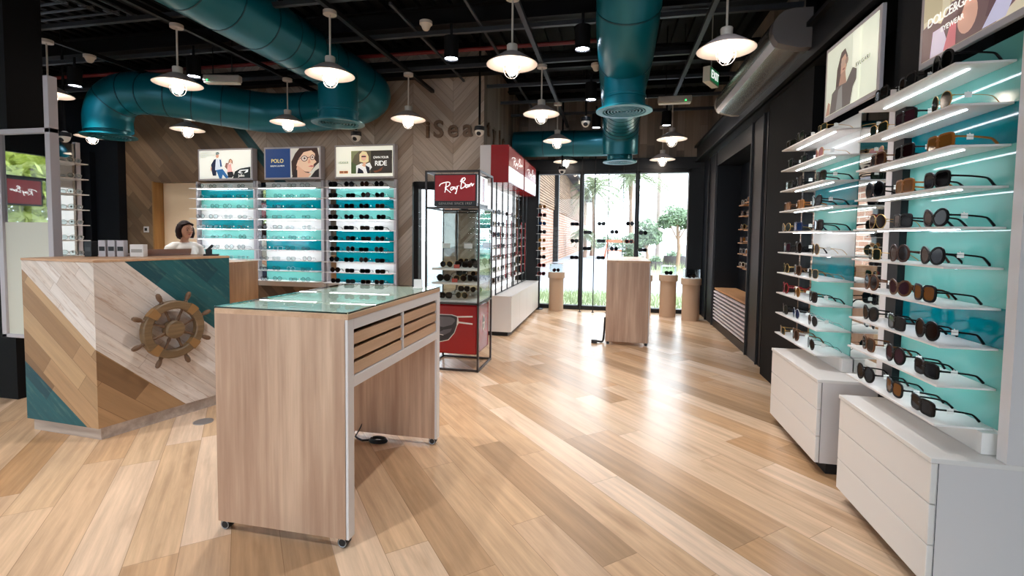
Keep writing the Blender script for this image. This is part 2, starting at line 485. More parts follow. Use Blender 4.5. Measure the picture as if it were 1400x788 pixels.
def ellpts(cu, cv, ru, rv, n=18, a=0):
    return [(cu+ru*math.cos(t)*math.cos(a)-rv*math.sin(t)*math.sin(a), cv+ru*math.cos(t)*math.sin(a)+rv*math.sin(t)*math.cos(a)) for t in [k*2*PI/n for k in range(n)]]
def art(name, w, h, items, parent, loc, e=.62):
    """a printed sheet: flat colour fields on one sheet facing local -y"""
    mb = MB(); mats = []; idx = {}
    for i, (c, pts) in enumerate(items):
        if c not in idx: idx[c] = len(mats); mats.append(artm(c, e))
        y = -.0006*(i+1)
        P = [(-w/2+min(max(u, 0), 1)*w, y, -h/2+min(max(v, 0), 1)*h) for u, v in pts]
        mb.poly(P, idx[c])
    o = mb.build(name, mats, parent, smooth=False); o.location = loc
    return o
RECT = [(0, 0), (1, 0), (1, 1), (0, 1)]
def rc(a, b, c, d): return [(a, c), (b, c), (b, d), (a, d)]

# ------------------------------------------------------------------ the room
CZ = 3.75
WT = 3.84
struct('floor', B(-10.4, 2.2, -4, 8.62, -.06, 0), 'floor')
mb = MB(); mb.box(-10.4, 2.2, -4, 8.62, CZ+.06, CZ+.14)
y = -4.
for i in range(70):                                   # ribs of the steel deck run towards the window
    x = -10.3+i*.18
    mb.box(x, x+.08, -4, 8.6, CZ, CZ+.06)
struct('ceiling', mb, 'ceil')
# back wall with the niche and the door opening
WY = 6.1
DX0, DX1, DZ = -2.62, -1.86, 1.99
NX0, NX1, NZ = -6.86, -5.5, 2.03
mb = MB()
mb.box(-7.36, NX0, WY, WY+.16, 0, WT)
mb.box(NX0, NX1, WY, WY+.16, NZ, WT)
mb.box(NX1, DX0, WY, WY+.16, 0, WT)
mb.box(DX0, DX1, WY, WY+.16, DZ, WT)
mb.box(DX1, -1.66, WY, WY+.16, 0, WT)
struct('wall_back', mb, 'chevron')
# niche
mb = MB(); mb.box(NX0-.05, NX1+.05, WY+.165, WY+.21, 0, 2.3)
struct('wall_niche', mb, 'cream_wall')
struct('trim_1', B(NX0-.012, NX0+.012, WY-.012, WY+.16, 0, NZ+.01), 'jamb')
# side wall with red signs
struct('wall_side', B(-1.82, -1.66, WY+.165, 8.62, 0, WT).box(-1.66, -1.659, WY, WY+.17, 0, WT), 'clad')
# window wall
mb = MB()
mb.box(-1.66, -1.32, 8.48, 8.6, 0, 2.62); mb.box(1.26, 2.1, 8.5, 8.62, 0, 2.62); mb.box(-1.66, 2.1, 8.46, 8.62, 2.43, 2.62)
struct('wall_front', mb, 'black')
struct('wall_upper', B(-1.66, 2.1, 8.5, 8.62, 2.62, WT), 'clad')
mb = MB()
mb.box(-1.32, 1.26, 8.47, 8.6, 0, .07); mb.box(-1.32, 1.26, 8.47, 8.6, 2.37, 2.44)
mb.box(-1.33, -1.29, 8.47, 8.6, 0, 2.44); mb.box(1.23, 1.27, 8.47, 8.6, 0, 2.44)
for x in (-.535, .405): mb.box(x-.035, x+.035, 8.47, 8.6, .05, 2.4)
w1 = struct('window_1', mb, 'black')
for a, b in ((-1.3, -.57), (-.5, .37), (.44, 1.24)):
    B(a, b, 8.535, 8.541, .06, 2.38).build('pane', 'window', w1)
struct('trim_6', B(-1.66, 2.1, 8.44, 8.5, 3.66, WT).box(-7.36, -1.66, WY-.05, WY, 3.66, WT).box(-1.66, -1.6, WY, 8.5, 3.66, WT).box(1.5, 1.56, 5., 8.5, 3.66, WT), 'black_matt')
# right hand black wall, with the lit niche and its bench
RX = 1.468
struct('wall_right_far', B(RX, RX+.36, 7.46, 8.5, 0, 2.6), 'navy_panel')
struct('wall_right_near', B(RX, 1.86, 5.16, 5.70, 0, 2.6), 'navy_panel')
struct('wall_right_lintel', B(RX, RX+.36, 5.7, 7.46, 2.33, 2.6), 'navy_panel')
struct('wall_right_sill', B(RX, RX+.36, 5.7, 7.46, 0, .1), 'navy_panel')
struct('wall_right_recess', B(RX+.33, RX+.39, 5.65, 7.5, .1, 2.5), 'navy_panel')
mb = MB(); mb.box(1.86, 1.98, -4, 5.2, 0, WT); mb.box(1.7, 1.98, 5.2, 8.6, 2.7, WT)
struct('wall_right_rear', mb, 'black_matt')
mb = MB(); mb.box(1.56, 1.7, 5.0, 8.5, 2.78, WT)
struct('wall_right_upper', mb, 'clad')
for i, (y0, y1) in enumerate(((7.5, 7.53), (5.66, 5.69), (5.25, 5.28))):
    struct('trim_%d' % (i+2), B(RX-.02, RX+.002, y0, y0+.018, 0, 2.55), 'strut')
struct('trim_5', B(RX-.022, RX+.004, 7.98, 8.03, 0, 2.55), 'black')
# columns and beams of black steel
mb = MB(); mb.box(1.34, 1.62, 1.2, 8.5, 2.53, 2.80); mb.box(1.30, 1.36, 1.2, 8.5, 2.53, 2.56); mb.box(1.30, 1.36, 1.2, 8.5, 2.77, 2.80)
struct('beam_right', mb, 'black')
struct('column_right', B(1.36, 1.62, 2.54, 2.78, 0, CZ).box(1.40, 1.8, 3.9, 4.9, 0, 2.6), 'black_matt')
mb = MB(); mb.box(-4.95, -4.36, 2.74, 2.98, 0, WT)
struct('column_left', mb, 'black_matt')
# dark panels left of the niche and the side window
mb = MB()
mb.box(-7.75, -7.36, WY-.12, WY+.16, 0, WT)
mb.box(-8.5, -7.75, WY-.02, WY+.1, 0, WT)
for x in (-7.95, -8.18, -8.45): mb.box(x-.03, x+.03, WY-.1, WY, 0, 2.5)
struct('wall_back_panels', mb, 'navy_panel')
mb = MB(); mb.box(-10.4, -8.5, WY, WY+.1, 2.45, WT); mb.box(-10.4, -10.2, WY, WY+.1, 0, 2.5); mb.box(-8.62, -8.5, WY-.04, WY+.1, 0, 2.45); mb.box(-10.4, -8.5, WY-.04, WY+.1, 0, .1)
w2 = struct('window_2', mb, 'black')
B(-10.2, -8.62, WY+.03, WY+.036, .1, 2.45).build('pane', 'window', w2)
struct('wall_left', B(-10.5, -10.4, -4, -3.0, 0, WT).box(-10.5, -10.4, 1.6, 6.3, 0, WT).box(-10.5, -10.4, -3.0, 1.6, 2.66, WT).box(-10.5, -10.4, -3.0, 1.6, 0, .1), 'black_matt')
mb = MB()
for yy in (-2.98, -1.85, -.7, .45, 1.58): mb.box(-10.48, -10.42, yy-.03, yy+.03, .1, 2.66)
mb.box(-10.48, -10.42, -3, 1.6, 2.2, 2.25)
w4 = struct('window_4', mb, 'black')
for a, b in zip((-2.95, -1.82, -.67, .48), (-1.88, -.73, .42, 1.55)): B(-10.453, -10.447, a, b, .1, 2.66).build('pane', 'window', w4)
# shop front behind the viewpoint
mb = MB(); mb.box(-10.4, 2.2, -4, -3.9, 2.9, WT); mb.box(-10.4, 2.2, -4, -3.9, 0, .1)
for x in (-10.35, -8.5, -6.6, -5.25, -2.35, -.9, 1.0, 1.95): mb.box(x-.05, x+.05, -4, -3.9, 0, 2.95)
w3 = struct('window_3', mb, 'black')
for a, b in zip((-8.45, -6.55, -2.3, -.85, 1.05), (-6.65, -5.3, -.95, .95, 1.9)):
    B(a, b, -3.955, -3.949, .1, 2.9).build('pane', 'window', w3)

struct('wall_rear_blocker', B(-10.4, -8.5, -4, -3.92, 0, 3), 'clad')  # added unseen wall; keeps the white sky out of a rack's mirror strip
struct('wall_rear', B(-5.3, -2.3, -4, -3.88, 0, WT), 'chevron_plain')

# ------------------------------------------------------------------ ceiling grid and services
ORD = ['first', 'second', 'third', 'fourth', 'fifth', 'sixth', 'seventh', 'eighth', 'ninth', 'tenth', 'eleventh', 'twelfth']
GX = [-5.5, -3.92, -2.36, -.795, .765]
for i, x in enumerate(GX):
    tag(MB().box(x-.021, x+.021, -1, 8.4, 3.15, 3.19).build('ceiling_strut', 'strut' if x > -1 else 'strut_dark'),
        'grey metal strut running towards the windows, %s line out from the window-side racks' % ORD[len(GX)-1-i], 'strut', 'struts along the shop')
for i, yy in enumerate((2.9, 3.69, 4.47, 5.38, 6.16, 6.95, 7.7)):
    mb = MB().box(-9 if yy < 6 else -1.64, 1.5, yy-.02, yy+.02, 3.195, 3.235)
    tag(mb.build('ceiling_strut', 'strut'), 'grey metal strut across the shop, %s row counted from the windows' % ORD[6-i], 'strut', 'struts across the shop')
for i, (yy, z) in enumerate(((5.0, 3.5), (5.92, 3.3), (7.3, 3.45))):
    mb = MB().box(-9 if yy < 6 else -1.6, 1.55, yy-.07, yy+.07, z, z+.015).box(-9 if yy < 6 else -1.6, 1.55, yy-.01, yy+.01, z, z+.2).box(-9 if yy < 6 else -1.6, 1.55, yy-.07, yy+.07, z+.185, z+.2)
    o = mb.build('beam_%s' % ('one', 'two', 'three')[i], 'strut_dark'); o['kind'] = 'structure'
for x, y0, y1 in ((-1.25, 3.5, 5.2), (-1.9, 3.9, 5.6)):
    o = MB().box(x-.012, x+.012, y0, 8 if x > -1.6 else 6.0, 3.24, 3.26).build('conduit', 'strut'); tag(o, 'thin grey conduit along the ceiling %s' % ('beside the plain white detector' if x < -1.6 else 'beside the middle pendant line'), 'conduit')
mb = MB().tube([(-8.5, 5.3, 3.37), (-.05, 5.31, 3.37)], .022, 10)
for x in (-.35, -3.6, -6.6): mb.tube([(x-.03, 5.31, 3.37), (x+.03, 5.31, 3.37)], .03, 10)
tag(mb.build('sprinkler_pipe', 'red_pipe'), 'long red sprinkler pipe under the black ceiling', 'pipe')
mb = MB()
for i in range(8):
    a = i*.13
    pts = [(-8.5, 4.12-a, 3.45), (-5.0-a, 4.12-a, 3.45), (-4.82-a, 4.06-a, 3.45), (-4.76-a, 3.9-a, 3.45), (-4.76-a, .8, 3.45)]
    mb.tube(smooth_pts(pts, 3), .014, 6)
tag(mb.build('pipe_coil', 'strut'), 'nested bends of thin dark pipe under the ceiling above the reception', 'pipe')

def duct(name, pts, r, rings, label, flanges):
    """round sheet metal duct, seams, and the drop outlets with their round grilles"""
    d = thing(name, label, 'air duct', (pts[0][0], pts[0][1], pts[0][2]))
    o = Vector(pts[0])
    P = [p-o for p in smooth_pts(pts, 6)]
    MB().tube(P, r, 28).build('duct_body', 'duct', d)
    dist = [0.]
    for a, b in zip(P, P[1:]): dist.append(dist[-1]+(b-a).length)
    for t in rings:
        q = t*dist[-1]
        k = max(i for i in range(len(P)-1) if dist[i] <= q+1e-6)
        f = (q-dist[k])/max(1e-6, dist[k+1]-dist[k]); c = P[k].lerp(P[k+1], f); dr = (P[k+1]-P[k]).normalized()
        MB().tube([c-dr*.006, c+dr*.006], r+.004, 28).build('seam', 'ring', d)
    for (fx, fy, fz, top, fr) in flanges:
        b = Vector((fx, fy, fz))-o
        mb = MB()
        mb.lathe(b, [(fr*.76, .0), (fr*.74, .10), (fr*.77, .105), (fr*.77, .125), (fr*.74, .13), (fr*.74, top-fz)], 28, caps=False)
        nk = mb.build('outlet', 'duct', d)
        mb = MB(); mb.lathe(b, [(fr, -.012), (fr*1.0, .0), (fr*.76, .02), (fr*.72, .0), (fr*.78, -.014), (fr, -.012)], 32, caps=False)
        mb.build('flange', 'duct', nk)
        mb = MB()
        for q in range(1, 7): mb.torus(b+Vector((0, 0, -.004)), fr*.76*q/6.6, .009, 28, 6)
        mb.lathe(b, [(.02, .03), (fr*.75, .03)], 24, 1, caps=False)
        mb.build('grille', ['duct', 'grille_dark'], nk)
    return d
duct('air_duct', [(-3.1, -.6, 3.14), (-3.1, 1.5, 3.14), (-3.1, 3.2, 3.14), (-3.1, 4.6, 3.14), (-3.07, 5.05, 3.12), (-2.98, 5.38, 3.06), (-2.98, 5.56, 2.98), (-3.3, 5.66, 2.9), (-3.9, 5.68, 2.86), (-4.45, 5.6, 2.85), (-4.9, 5.25, 2.88), (-5.3, 4.98, 2.93), (-5.75, 4.9, 2.96), (-6.0, 4.87, 2.88), (-6.1, 4.86, 2.7), (-6.1, 4.86, 2.5)], .25,
     [.03, .09, .15, .21, .27, .33, .365, .40, .44, .47, .49, .51, .53, .55, .60, .66, .72, .80, .83, .86, .885, .91, .935, .96],
     'large teal duct running over the reception and curling back along the chevron wall', [(-2.98, 4.86, 2.50, 3.05, .28), (-6.1, 4.86, 2.45, 2.7, .285)])
duct('air_duct', [(.10, 1.9, 3.7), (.10, 2.9, 3.6), (.10, 3.4, 3.42), (.09, 3.72, 3.16), (.08, 4.0, 2.98), (.08, 4.5, 2.92), (.08, 5.6, 2.92), (.08, 6.45, 2.92), (.08, 6.8, 2.86), (.08, 7.0, 2.70), (.08, 7.05, 2.45)], .245,
     [.16, .22, .27, .31, .345, .38, .50, .60, .70, .78, .82, .855, .885, .91, .935],
     'teal duct bending down from the ceiling above the middle of the shop', [(.08, 4.62, 2.45, 2.85, .255), (.08, 7.05, 2.35, 2.6, .235)])
duct('air_duct', [(-1.62, 7.9, 2.79), (-1.0, 7.9, 2.79), (-.5, 7.9, 2.78), (.02, 7.9, 2.78)], .205, [.3, .6],
     'short straight teal duct above the window head', [])

# pendants
def pendant_proto():
    t = thing('pendant_lamp', '', 'pendant lamp')
    MB().lathe((0, 0, .50), [(.055, 0), (.055, .03)], 20).build('canopy', 'rod', t)
    MB().tube([(0, 0, .15), (0, 0, .5)], .008, 8).build('rod', 'rod', t)
    MB().lathe((0, 0, 0), [(.040, .085), (.042, .15), (.038, .155)], 20).build('socket', 'rod', t)
    sh = MB().lathe((0, 0, 0), [(.038, .098), (.075, .085), (.13, .05), (.198, 0.003), (.2, 0)], 36, 0, False)
    sh.lathe((0, 0, 0), [(.036, .094), (.073, .081), (.128, .046), (.195, 0), (.2, 0)], 36, 1, False)
    sh.build('lamp_shade', ['shade_out', 'shade_in'], t)
    MB().ell((0, 0, -.028), (.046, .046, .058), 16, 10).build('bulb', 'bulb', t)
    mb = MB()
    for k in range(3):
        a = k*PI/3
        pts = [(math.cos(a)*.068*math.cos(q), math.sin(a)*.068*math.cos(q), -.026+.080*math.sin(q)) for q in [PI*.75+i*PI*1.5/14 for i in range(15)]]
        mb.tube(pts, .0022, 5)
    mb.torus((0, 0, -.024), .068, .0022, 20, 5)
    mb.build('wire_guard', 'wire', t)
    return t
def dup(root, loc, rotz=None, label=None, group=None):
    r = root.copy(); C.objects.link(r); r.location = loc
    if rotz is not None: r.rotation_euler.z = rotz
    if label: r['label'] = label
    if group: r['group'] = group
    for ch in list(root.children):
        c = ch.copy(); C.objects.link(c); c.parent = r
        for g in ch.children:
            d = g.copy(); C.objects.link(d); d.parent = c
    return r
PEND = [(-3.90, 3.735, 2.62, 'above the near end of the reception desk'), (-2.37, 3.745, 2.62, 'in front of the big teal duct'),
        (-.80, 3.76, 2.62, 'between the two teal ducts, entrance row'), (.763, 3.73, 2.62, 'beside the silver air curtain'),
        (-5.50, 5.40, 2.62, 'in front of the brown boards by the niche'), (-3.90, 5.25, 2.62, 'below the curled duct over the poster racks'),
        (-2.36, 5.32, 2.62, 'hanging beside the wall letters'), (-.795, 5.32, 2.62, 'over the tall red-signed glass case aisle'),
        (-.79, 6.84, 2.62, 'second row in from the windows, red sign side'), (.765, 6.93, 2.62, 'second row in from the windows, black wall side'),
        (-.80, 8.16, 2.53, 'hung at the window head, red sign side'), (.76, 8.12, 2.53, 'hung at the window head, black wall side'),
        (-5.50, 3.80, 2.62, 'half hidden behind the white mirror post'), (-7.20, 5.50, 2.60, 'half hidden behind the curled duct end')]
p0 = None
for x, y, z, w in PEND:
    lab = 'taupe barn-shade pendant with lit caged bulb, ' + w
    if p0 is None:
        p0 = pendant_proto(); p0.location = (x, y, z); p0['label'] = lab; p0['group'] = 'barn pendants'
    else: dup(p0, (x, y, z), label=lab, group='barn pendants')

# downlights; those out of view are added to brighten floor, niche and rear
t0 = None
for i, (x, y, w) in enumerate(((-1.49, 4.31, 'beside the plain white detector'), (-.29, 4.29, 'beside the upper bend of the middle duct'), (-.285, 5.86, 'behind the hanging dome camera of the middle duct'),
                  (-5.95, 4.38, 'above the white mirror post'), (-4.32, 4.33, 'beside the emergency lamp'), (.73, 7.35, 'over the window pedestals by the black wall'), (-.27, 7.35, 'over the window pedestals by the far duct bend'),
                  (-3.7, 1.5, 'unseen, added for light over the reception front'), (-2.0, 2.55, 'unseen, added between the reception and the glass-topped table'), (-.3, 2.5, 'unseen, added over the open floor before the racks'), (.62, 3.2, 'unseen, added over the aisle by the grey-dress-poster rack'),  # unseen lamps, added to light the floor and table
                  (-3.2, .9, 'unseen, added in the entrance row, reception end'), (-1.5, .9, 'unseen, added in the entrance row, middle'), (-4.2, -2.2, 'unseen, added in the rear row, corner window end'), (-2.9, -2.2, 'unseen, added rear row before the aqua rack'), (-6.15, 5.3, 'unseen, added before the cream niche above the person'))):  # unseen as well: added for the entrance floor, dim rear and niche
    lab = 'black tube downlight with a bright lens, ' + w
    if t0 is None:
        t0 = thing('downlight', lab, 'downlight', (x, y, 2.9), 0, 'black downlights')
        MB().lathe((0, 0, 0), [(.058, .015), (.062, 0), (.066, 0), (.066, .2), (.02, .205)], 22, caps=False).build('housing', 'black_matt', t0)
        MB().lathe((0, 0, .012), [(.058, 0), (.058, .004)], 20).build('lens', 'spotface', t0)
        MB().tube([(0, 0, .2), (0, 0, .32)], .012, 8).build('stem', 'black_matt', t0)
    else: dup(t0, (x, y, 2.9), label=lab, group='black downlights')
    l = bpy.data.lights.new('spot', 'SPOT'); l.energy = 96; l.spot_size = R(84); l.spot_blend = .7; l.shadow_soft_size = .045; l.color = (1., .96, .93)
    lo = bpy.data.objects.new('downlight_beam', l); C.objects.link(lo); lo.location = (x, y, 2.885)

# dome cameras, detectors, exit signs, emergency lamps
def dome_cam(loc, label, pole=0.):
    t = thing('dome_camera', label, 'camera', loc, 0, 'dome cameras')
    MB().lathe((0, 0, .03), [(.062, 0), (.066, .012), (.06, .05), (.02, .055)], 20).build('housing', 'black', t)
    MB().ell((0, 0, .03), (.056, .056, .07), 18, 10).build('dome_cover', 'dome', t)
    MB().ell((0, -.03, -.005), (.03, .028, .03), 12, 8).build('lens', 'dark', t)
    if pole: MB().tube([(0, 0, .08), (0, 0, pole if pole < .3 else 3.76-loc[2])], .014, 8).build('drop_pole', 'black_matt', t)
dome_cam((-1.62, 5.75, 2.53), 'white dome camera on a long black pole beside the wall letters', 1.1)
dome_cam((-3.13, 5.50, 2.46), 'white dome camera under the teal duct above the blonde poster', .29)
dome_cam((-.36, 6.2, 2.70), 'white dome camera hanging beside the middle teal duct', .6)
dome_cam((-6.5, 4.65, 2.38), 'white dome camera by the curled duct outlet', .9)
dome_cam((-5.6, 3.35, 2.30), 'white dome camera above the framed mirror', .9)
dome_cam((-.82, 7.86, 2.33), 'black-shelled dome camera by the pendant at the window head', .5)
for x, y, w in ((-1.63, 4.04, 'beyond the big teal duct'), (-5.46, 4.17, 'between the two pendants over the reception'), (-.21, 5.33, 'beside the middle teal duct')):
    t = thing('smoke_detector', 'small white smoke detector under a strut ' + w, 'detector', (x, y, 3.06), 0, 'smoke detectors')
    MB().lathe((0, 0, 0), [(.055, .05), (.055, .075), (.02, .08)], 20).lathe((0, 0, 0), [(.02, 0), (.03, .01), (.045, .045), (.052, .05)], 20).build('body', 'rod', t)
t = thing('exit_sign', 'tilted exit sign with green lettering near the air curtain', 'sign', (.94, 5.25, 2.83), R(62))
MB().box(-.14, .14, -.035, .035, 0, .15).build('housing', 'cream', t, .004)
MB().box(-.125, .125, -.039, -.035, .015, .135).build('face', 'exit_green', t)
text_mesh('lettering', 'EXIT', .11, 'lit_white', t, (0, -.041, .075))
MB().tube([(0, 0, .15), (0, 0, .92)], .006, 6).build('stem', 'lamp_grey', t)
for x, y, r, w in ((.68, 6.0, 0, 'beside the middle teal duct'), (-4.08, 4.45, R(12), 'beside the curled duct')):
    t = thing('emergency_lamp', 'long pale emergency lamp with a green light ' + w, 'emergency lamp', (x, y, 2.87), r, 'emergency lamps')
    MB().box(-.19, .19, -.04, .04, 0, .07).build('housing', 'lamp_grey', t, .012)
    MB().box(-.18, .18, -.035, .035, -.02, 0).build('diffuser', 'cream', t, .008)
    MB().ell((-.14 if x < 0 else .12, -.043, .01), (.008, .004, .008), 8, 6).build('indicator', 'led_green', t)
    for sx in (-.1, .1): MB().tube([(sx, 0, .07), (sx, 0, .89)], .005, 6).build('stem', 'strut_dark', t)
# air curtain
t = thing('air_curtain', 'long rounded silver air curtain fixed along the black beam', 'air curtain', (1.24, 4.3, 2.77))
prof = [(.1, .135)]+[(-.02-.135*math.sin(a), .0+.135*math.cos(a)) for a in [k*PI/12 for k in range(0, 10)]]+[(.02, -.135), (.1, -.135)]
MB().prism(prof, -.42, 1.45, 0, 'xz').build('casing', 'chrome', t)
MB().prism([(p[0]*1.02, p[1]*1.02) for p in prof], -.5, -.42, 0, 'xz').build('end_cap', 'cap_grey', t)
MB().prism([(p[0]*1.02, p[1]*1.02) for p in prof], 1.45, 1.5, 0, 'xz').build('end_cap', 'lamp_grey', t)
mb = MB()
for k in range(14):
    a = R(28+k*3.4)
    x_, z_ = -.02-.137*math.sin(a), .137*math.cos(a)
    mb.box(x_-.003, x_+.003, -.38, 1.40, z_-.0015, z_+.0015)
mb.build('grille', 'black_matt', t)
MB().prism([(-.145, -.063), (-.118, -.108), (-.113, -.103), (-.14, -.058)], -.42, 1.45, 0, 'xz').build('trim_strip', 'alu', t)

# ------------------------------------------------------------------ glasses
def outline(style, n=26):
    pts = []
    for k in range(n):
        t = k*2*PI/n; c, s = math.cos(t), math.sin(t)
        if style == 'round': p = (.0245*c, .0240*s)
        elif style == 'aviator': p = ((.0275-.004*(s < 0)*abs(s))*c+.0022*s*-1, .0245*s-.003*c*0)
        elif style == 'cat-eye': p = (.027*c+.003*max(0, s), .0215*s+.0055*c*max(0, s))
        elif style == 'square':
            e = .42; p = (.0265*math.copysign(abs(c)**e, c), .0185*math.copysign(abs(s)**e, s))
        elif style == 'oval': p = (.026*c, .0185*s)
        else:  # wayfarer
            e = .62; q = .0265-.0035*(1-s)/2
            p = (q*math.copysign(abs(c)**e, c)+.001*s, .0205*math.copysign(abs(s)**e, s)+.0015*c*s)
        pts.append((p[0]*1.05, p[1]*1.17))
    return pts
STY = ['wayfarer', 'cat-eye', 'round', 'square', 'aviator', 'oval']
_fm, _lm = {}, {}
FR = {'black': (8, 8, 9), 'tortoiseshell': (92, 56, 28), 'gold': (190, 150, 84), 'brown': (70, 42, 32), 'navy': (22, 30, 62), 'clear': (214, 206, 196), 'red': (140, 24, 30), 'silver': (180, 182, 186), 'amber': (150, 92, 30)}
LN = {'grey': (18, 18, 22), 'brown': (34, 22, 16), 'black': (6, 6, 8), 'amber': (120, 76, 30), 'green': (30, 36, 28), 'blue': (20, 44, 86), 'pink': (150, 104, 104), 'plum': (58, 30, 40)}
def fmat(c):
    if c not in _fm: _fm[c] = pm(c.replace(' ', '_')+'_frame', FR[c], .3, .85 if c in ('gold', 'silver') else 0., spec=.12)
    return _fm[c]
def lmat(c):
    if c not in _lm: _lm[c] = pm(c+'_lens', LN[c], .05, 0., spec=.08) if c != 'plain' else glass('plain_lens', (236, 242, 242), .8)
    return _lm[c]
_gm = {}
def glass_parts(style, thin):
    """meshes of one pair, front facing local -y, standing on lens rims and temple tips"""
    k = (style, thin)
    if k in _gm: return _gm[k]
    o = outline(style); w = (.0072, .0026, .0038)[thin]; ex = .0015 if thin else .004
    zc = -min(p[1] for p in o)+w
    fr = MB(); n = len(o); ls = []
    for sd in (-1, 1):
        I = [(sd*(.0335+p[0]), zc+p[1]) for p in o]
        c = (sd*.0335, zc)
        O = []
        for q in I:
            v = Vector((q[0]-c[0], q[1]-c[1])); l = v.length; v = v*(l+w)/l; O.append((c[0]+v.x, c[1]+v.y))
        wrap = lambda x: .10*x*x/.06+.0      # gentle face curve
        ring = []
        for i in range(n+1):
            a, b = I[i % n], O[i % n]
            ring.append([(a[0], wrap(a[0])-ex/2, a[1]), (b[0], wrap(b[0])-ex/2, b[1]), (b[0], wrap(b[0])+ex/2, b[1]), (a[0], wrap(a[0])+ex/2, a[1])])
        fr.grid(ring, 0, True, False)
        lm = MB(); lm.grid([[(q[0], wrap(q[0])-.0008, q[1]) for q in I], [(q[0], wrap(q[0])+.0008, q[1]) for q in I]])
        ls.append(lm.mesh('lens', lmat('grey')))
    br = .0012 if thin else .0026
    zb = zc+.006
    fr.tube([(-.0105, .0005, zb-.001), (-.005, -.001, zb+.002), (.005, -.001, zb+.002), (.0105, .0005, zb-.001)], br, 6)
    if style == 'aviator': fr.tube([(-.012, .001, zb+.011), (0, 0, zb+.012), (.012, .001, zb+.011)], .0011, 6)
    xh = .0335+max(p[0] for p in o)+w
    zh = zc+.008
    yh = .10*xh*xh/.06
    for sd in (-1, 1): fr.bar((sd*(xh-.004), yh, zh), (sd*(xh+.005), yh+.003, zh), .004 if thin else .006, .004 if thin else .007)
    fm = fr.mesh('frame', fmat('black'))
    ts = []
    for sd in (-1, 1):
        tm = MB(); x = sd*(xh+.005)
        tr = .0012 if thin else .0033
        pts = smooth_pts([(x, yh+.002, zh), (x, yh+.05, zh-.002), (x-sd*.002, yh+.095, zh-.007), (x-sd*.004, yh+.112, zh-.013), (x-sd*.007, yh+.132, .0035)], 3)
        rs = [tr*(1.0+.5*max(0, (i-8)/5)) for i in range(len(pts))]
        tm.tube(pts, rs, 6); ts.append(tm.mesh('temple', fmat('black')))
    tg = MB(); x = xh+.0075
    tg.box(x-.0005, x+.0005, yh+.03, yh+.05, zh-.012, zh+.006); tg.tube([(x, yh+.04, zh+.006), (x-.003, yh+.04, zh+.009)], .0012, 5)
    _gm[k] = (fm, ls, ts, tg.mesh('price_tag', 'tag'))
    return _gm[k]
_mm = {}
def recolour(me, m):
    k = (me.name, m.name)
    if k not in _mm:
        c = me.copy(); c.materials[0] = m; _mm[k] = c
    return _mm[k]
_whole = {}
def spectacles(loc, rotz, style, fc, lc, label, group, detail=True, tagged=True, cat='sunglasses', s=1., full=True):
    thin = 2 if lc == 'plain' else int(style == 'aviator' or fc in ('gold', 'silver'))
    fm, ls, ts, tg = glass_parts(style, thin)
    name = 'sunglasses' if lc != 'plain' else 'eyeglasses'
    fm_, lm_ = fmat(fc), lmat(lc)
    if detail:
        t = thing(name, label, cat, loc, rotz, group); t.scale = (s, s, s)
        for nm, me, m in [('frame', fm, fm_)]+[('lens', l, lm_) for l in ls]+[('temple', q, fm_) for q in ts]:
            o = bpy.data.objects.new(nm, recolour(me, m)); C.objects.link(o); o.parent = t
        if tagged:
            o = bpy.data.objects.new('price_tag', tg); C.objects.link(o); o.parent = t
        return t
    k = (style, thin, fc, lc, tagged)
    if k not in _whole:
        mb = MB()
        for me, i in [(fm, 0)]+[(l, 1) for l in ls]+[(q, 0) for q in ts]+([(tg, 2)] if tagged else []):
            b = len(mb.v); mb.v += [tuple(v.co) for v in me.vertices]
            for p in me.polygons: mb.f.append(tuple(b+j for j in p.vertices)); mb.m.append(i); mb.uv.append(None)
        _whole[k] = mb.mesh(name, [fm_, lm_, M['tag']])
    o = bpy.data.objects.new(name, _whole[k]); C.objects.link(o); o.location = loc; o.rotation_euler.z = rotz; o.scale = (s, s, s)
    return tag(o, label, cat, group)

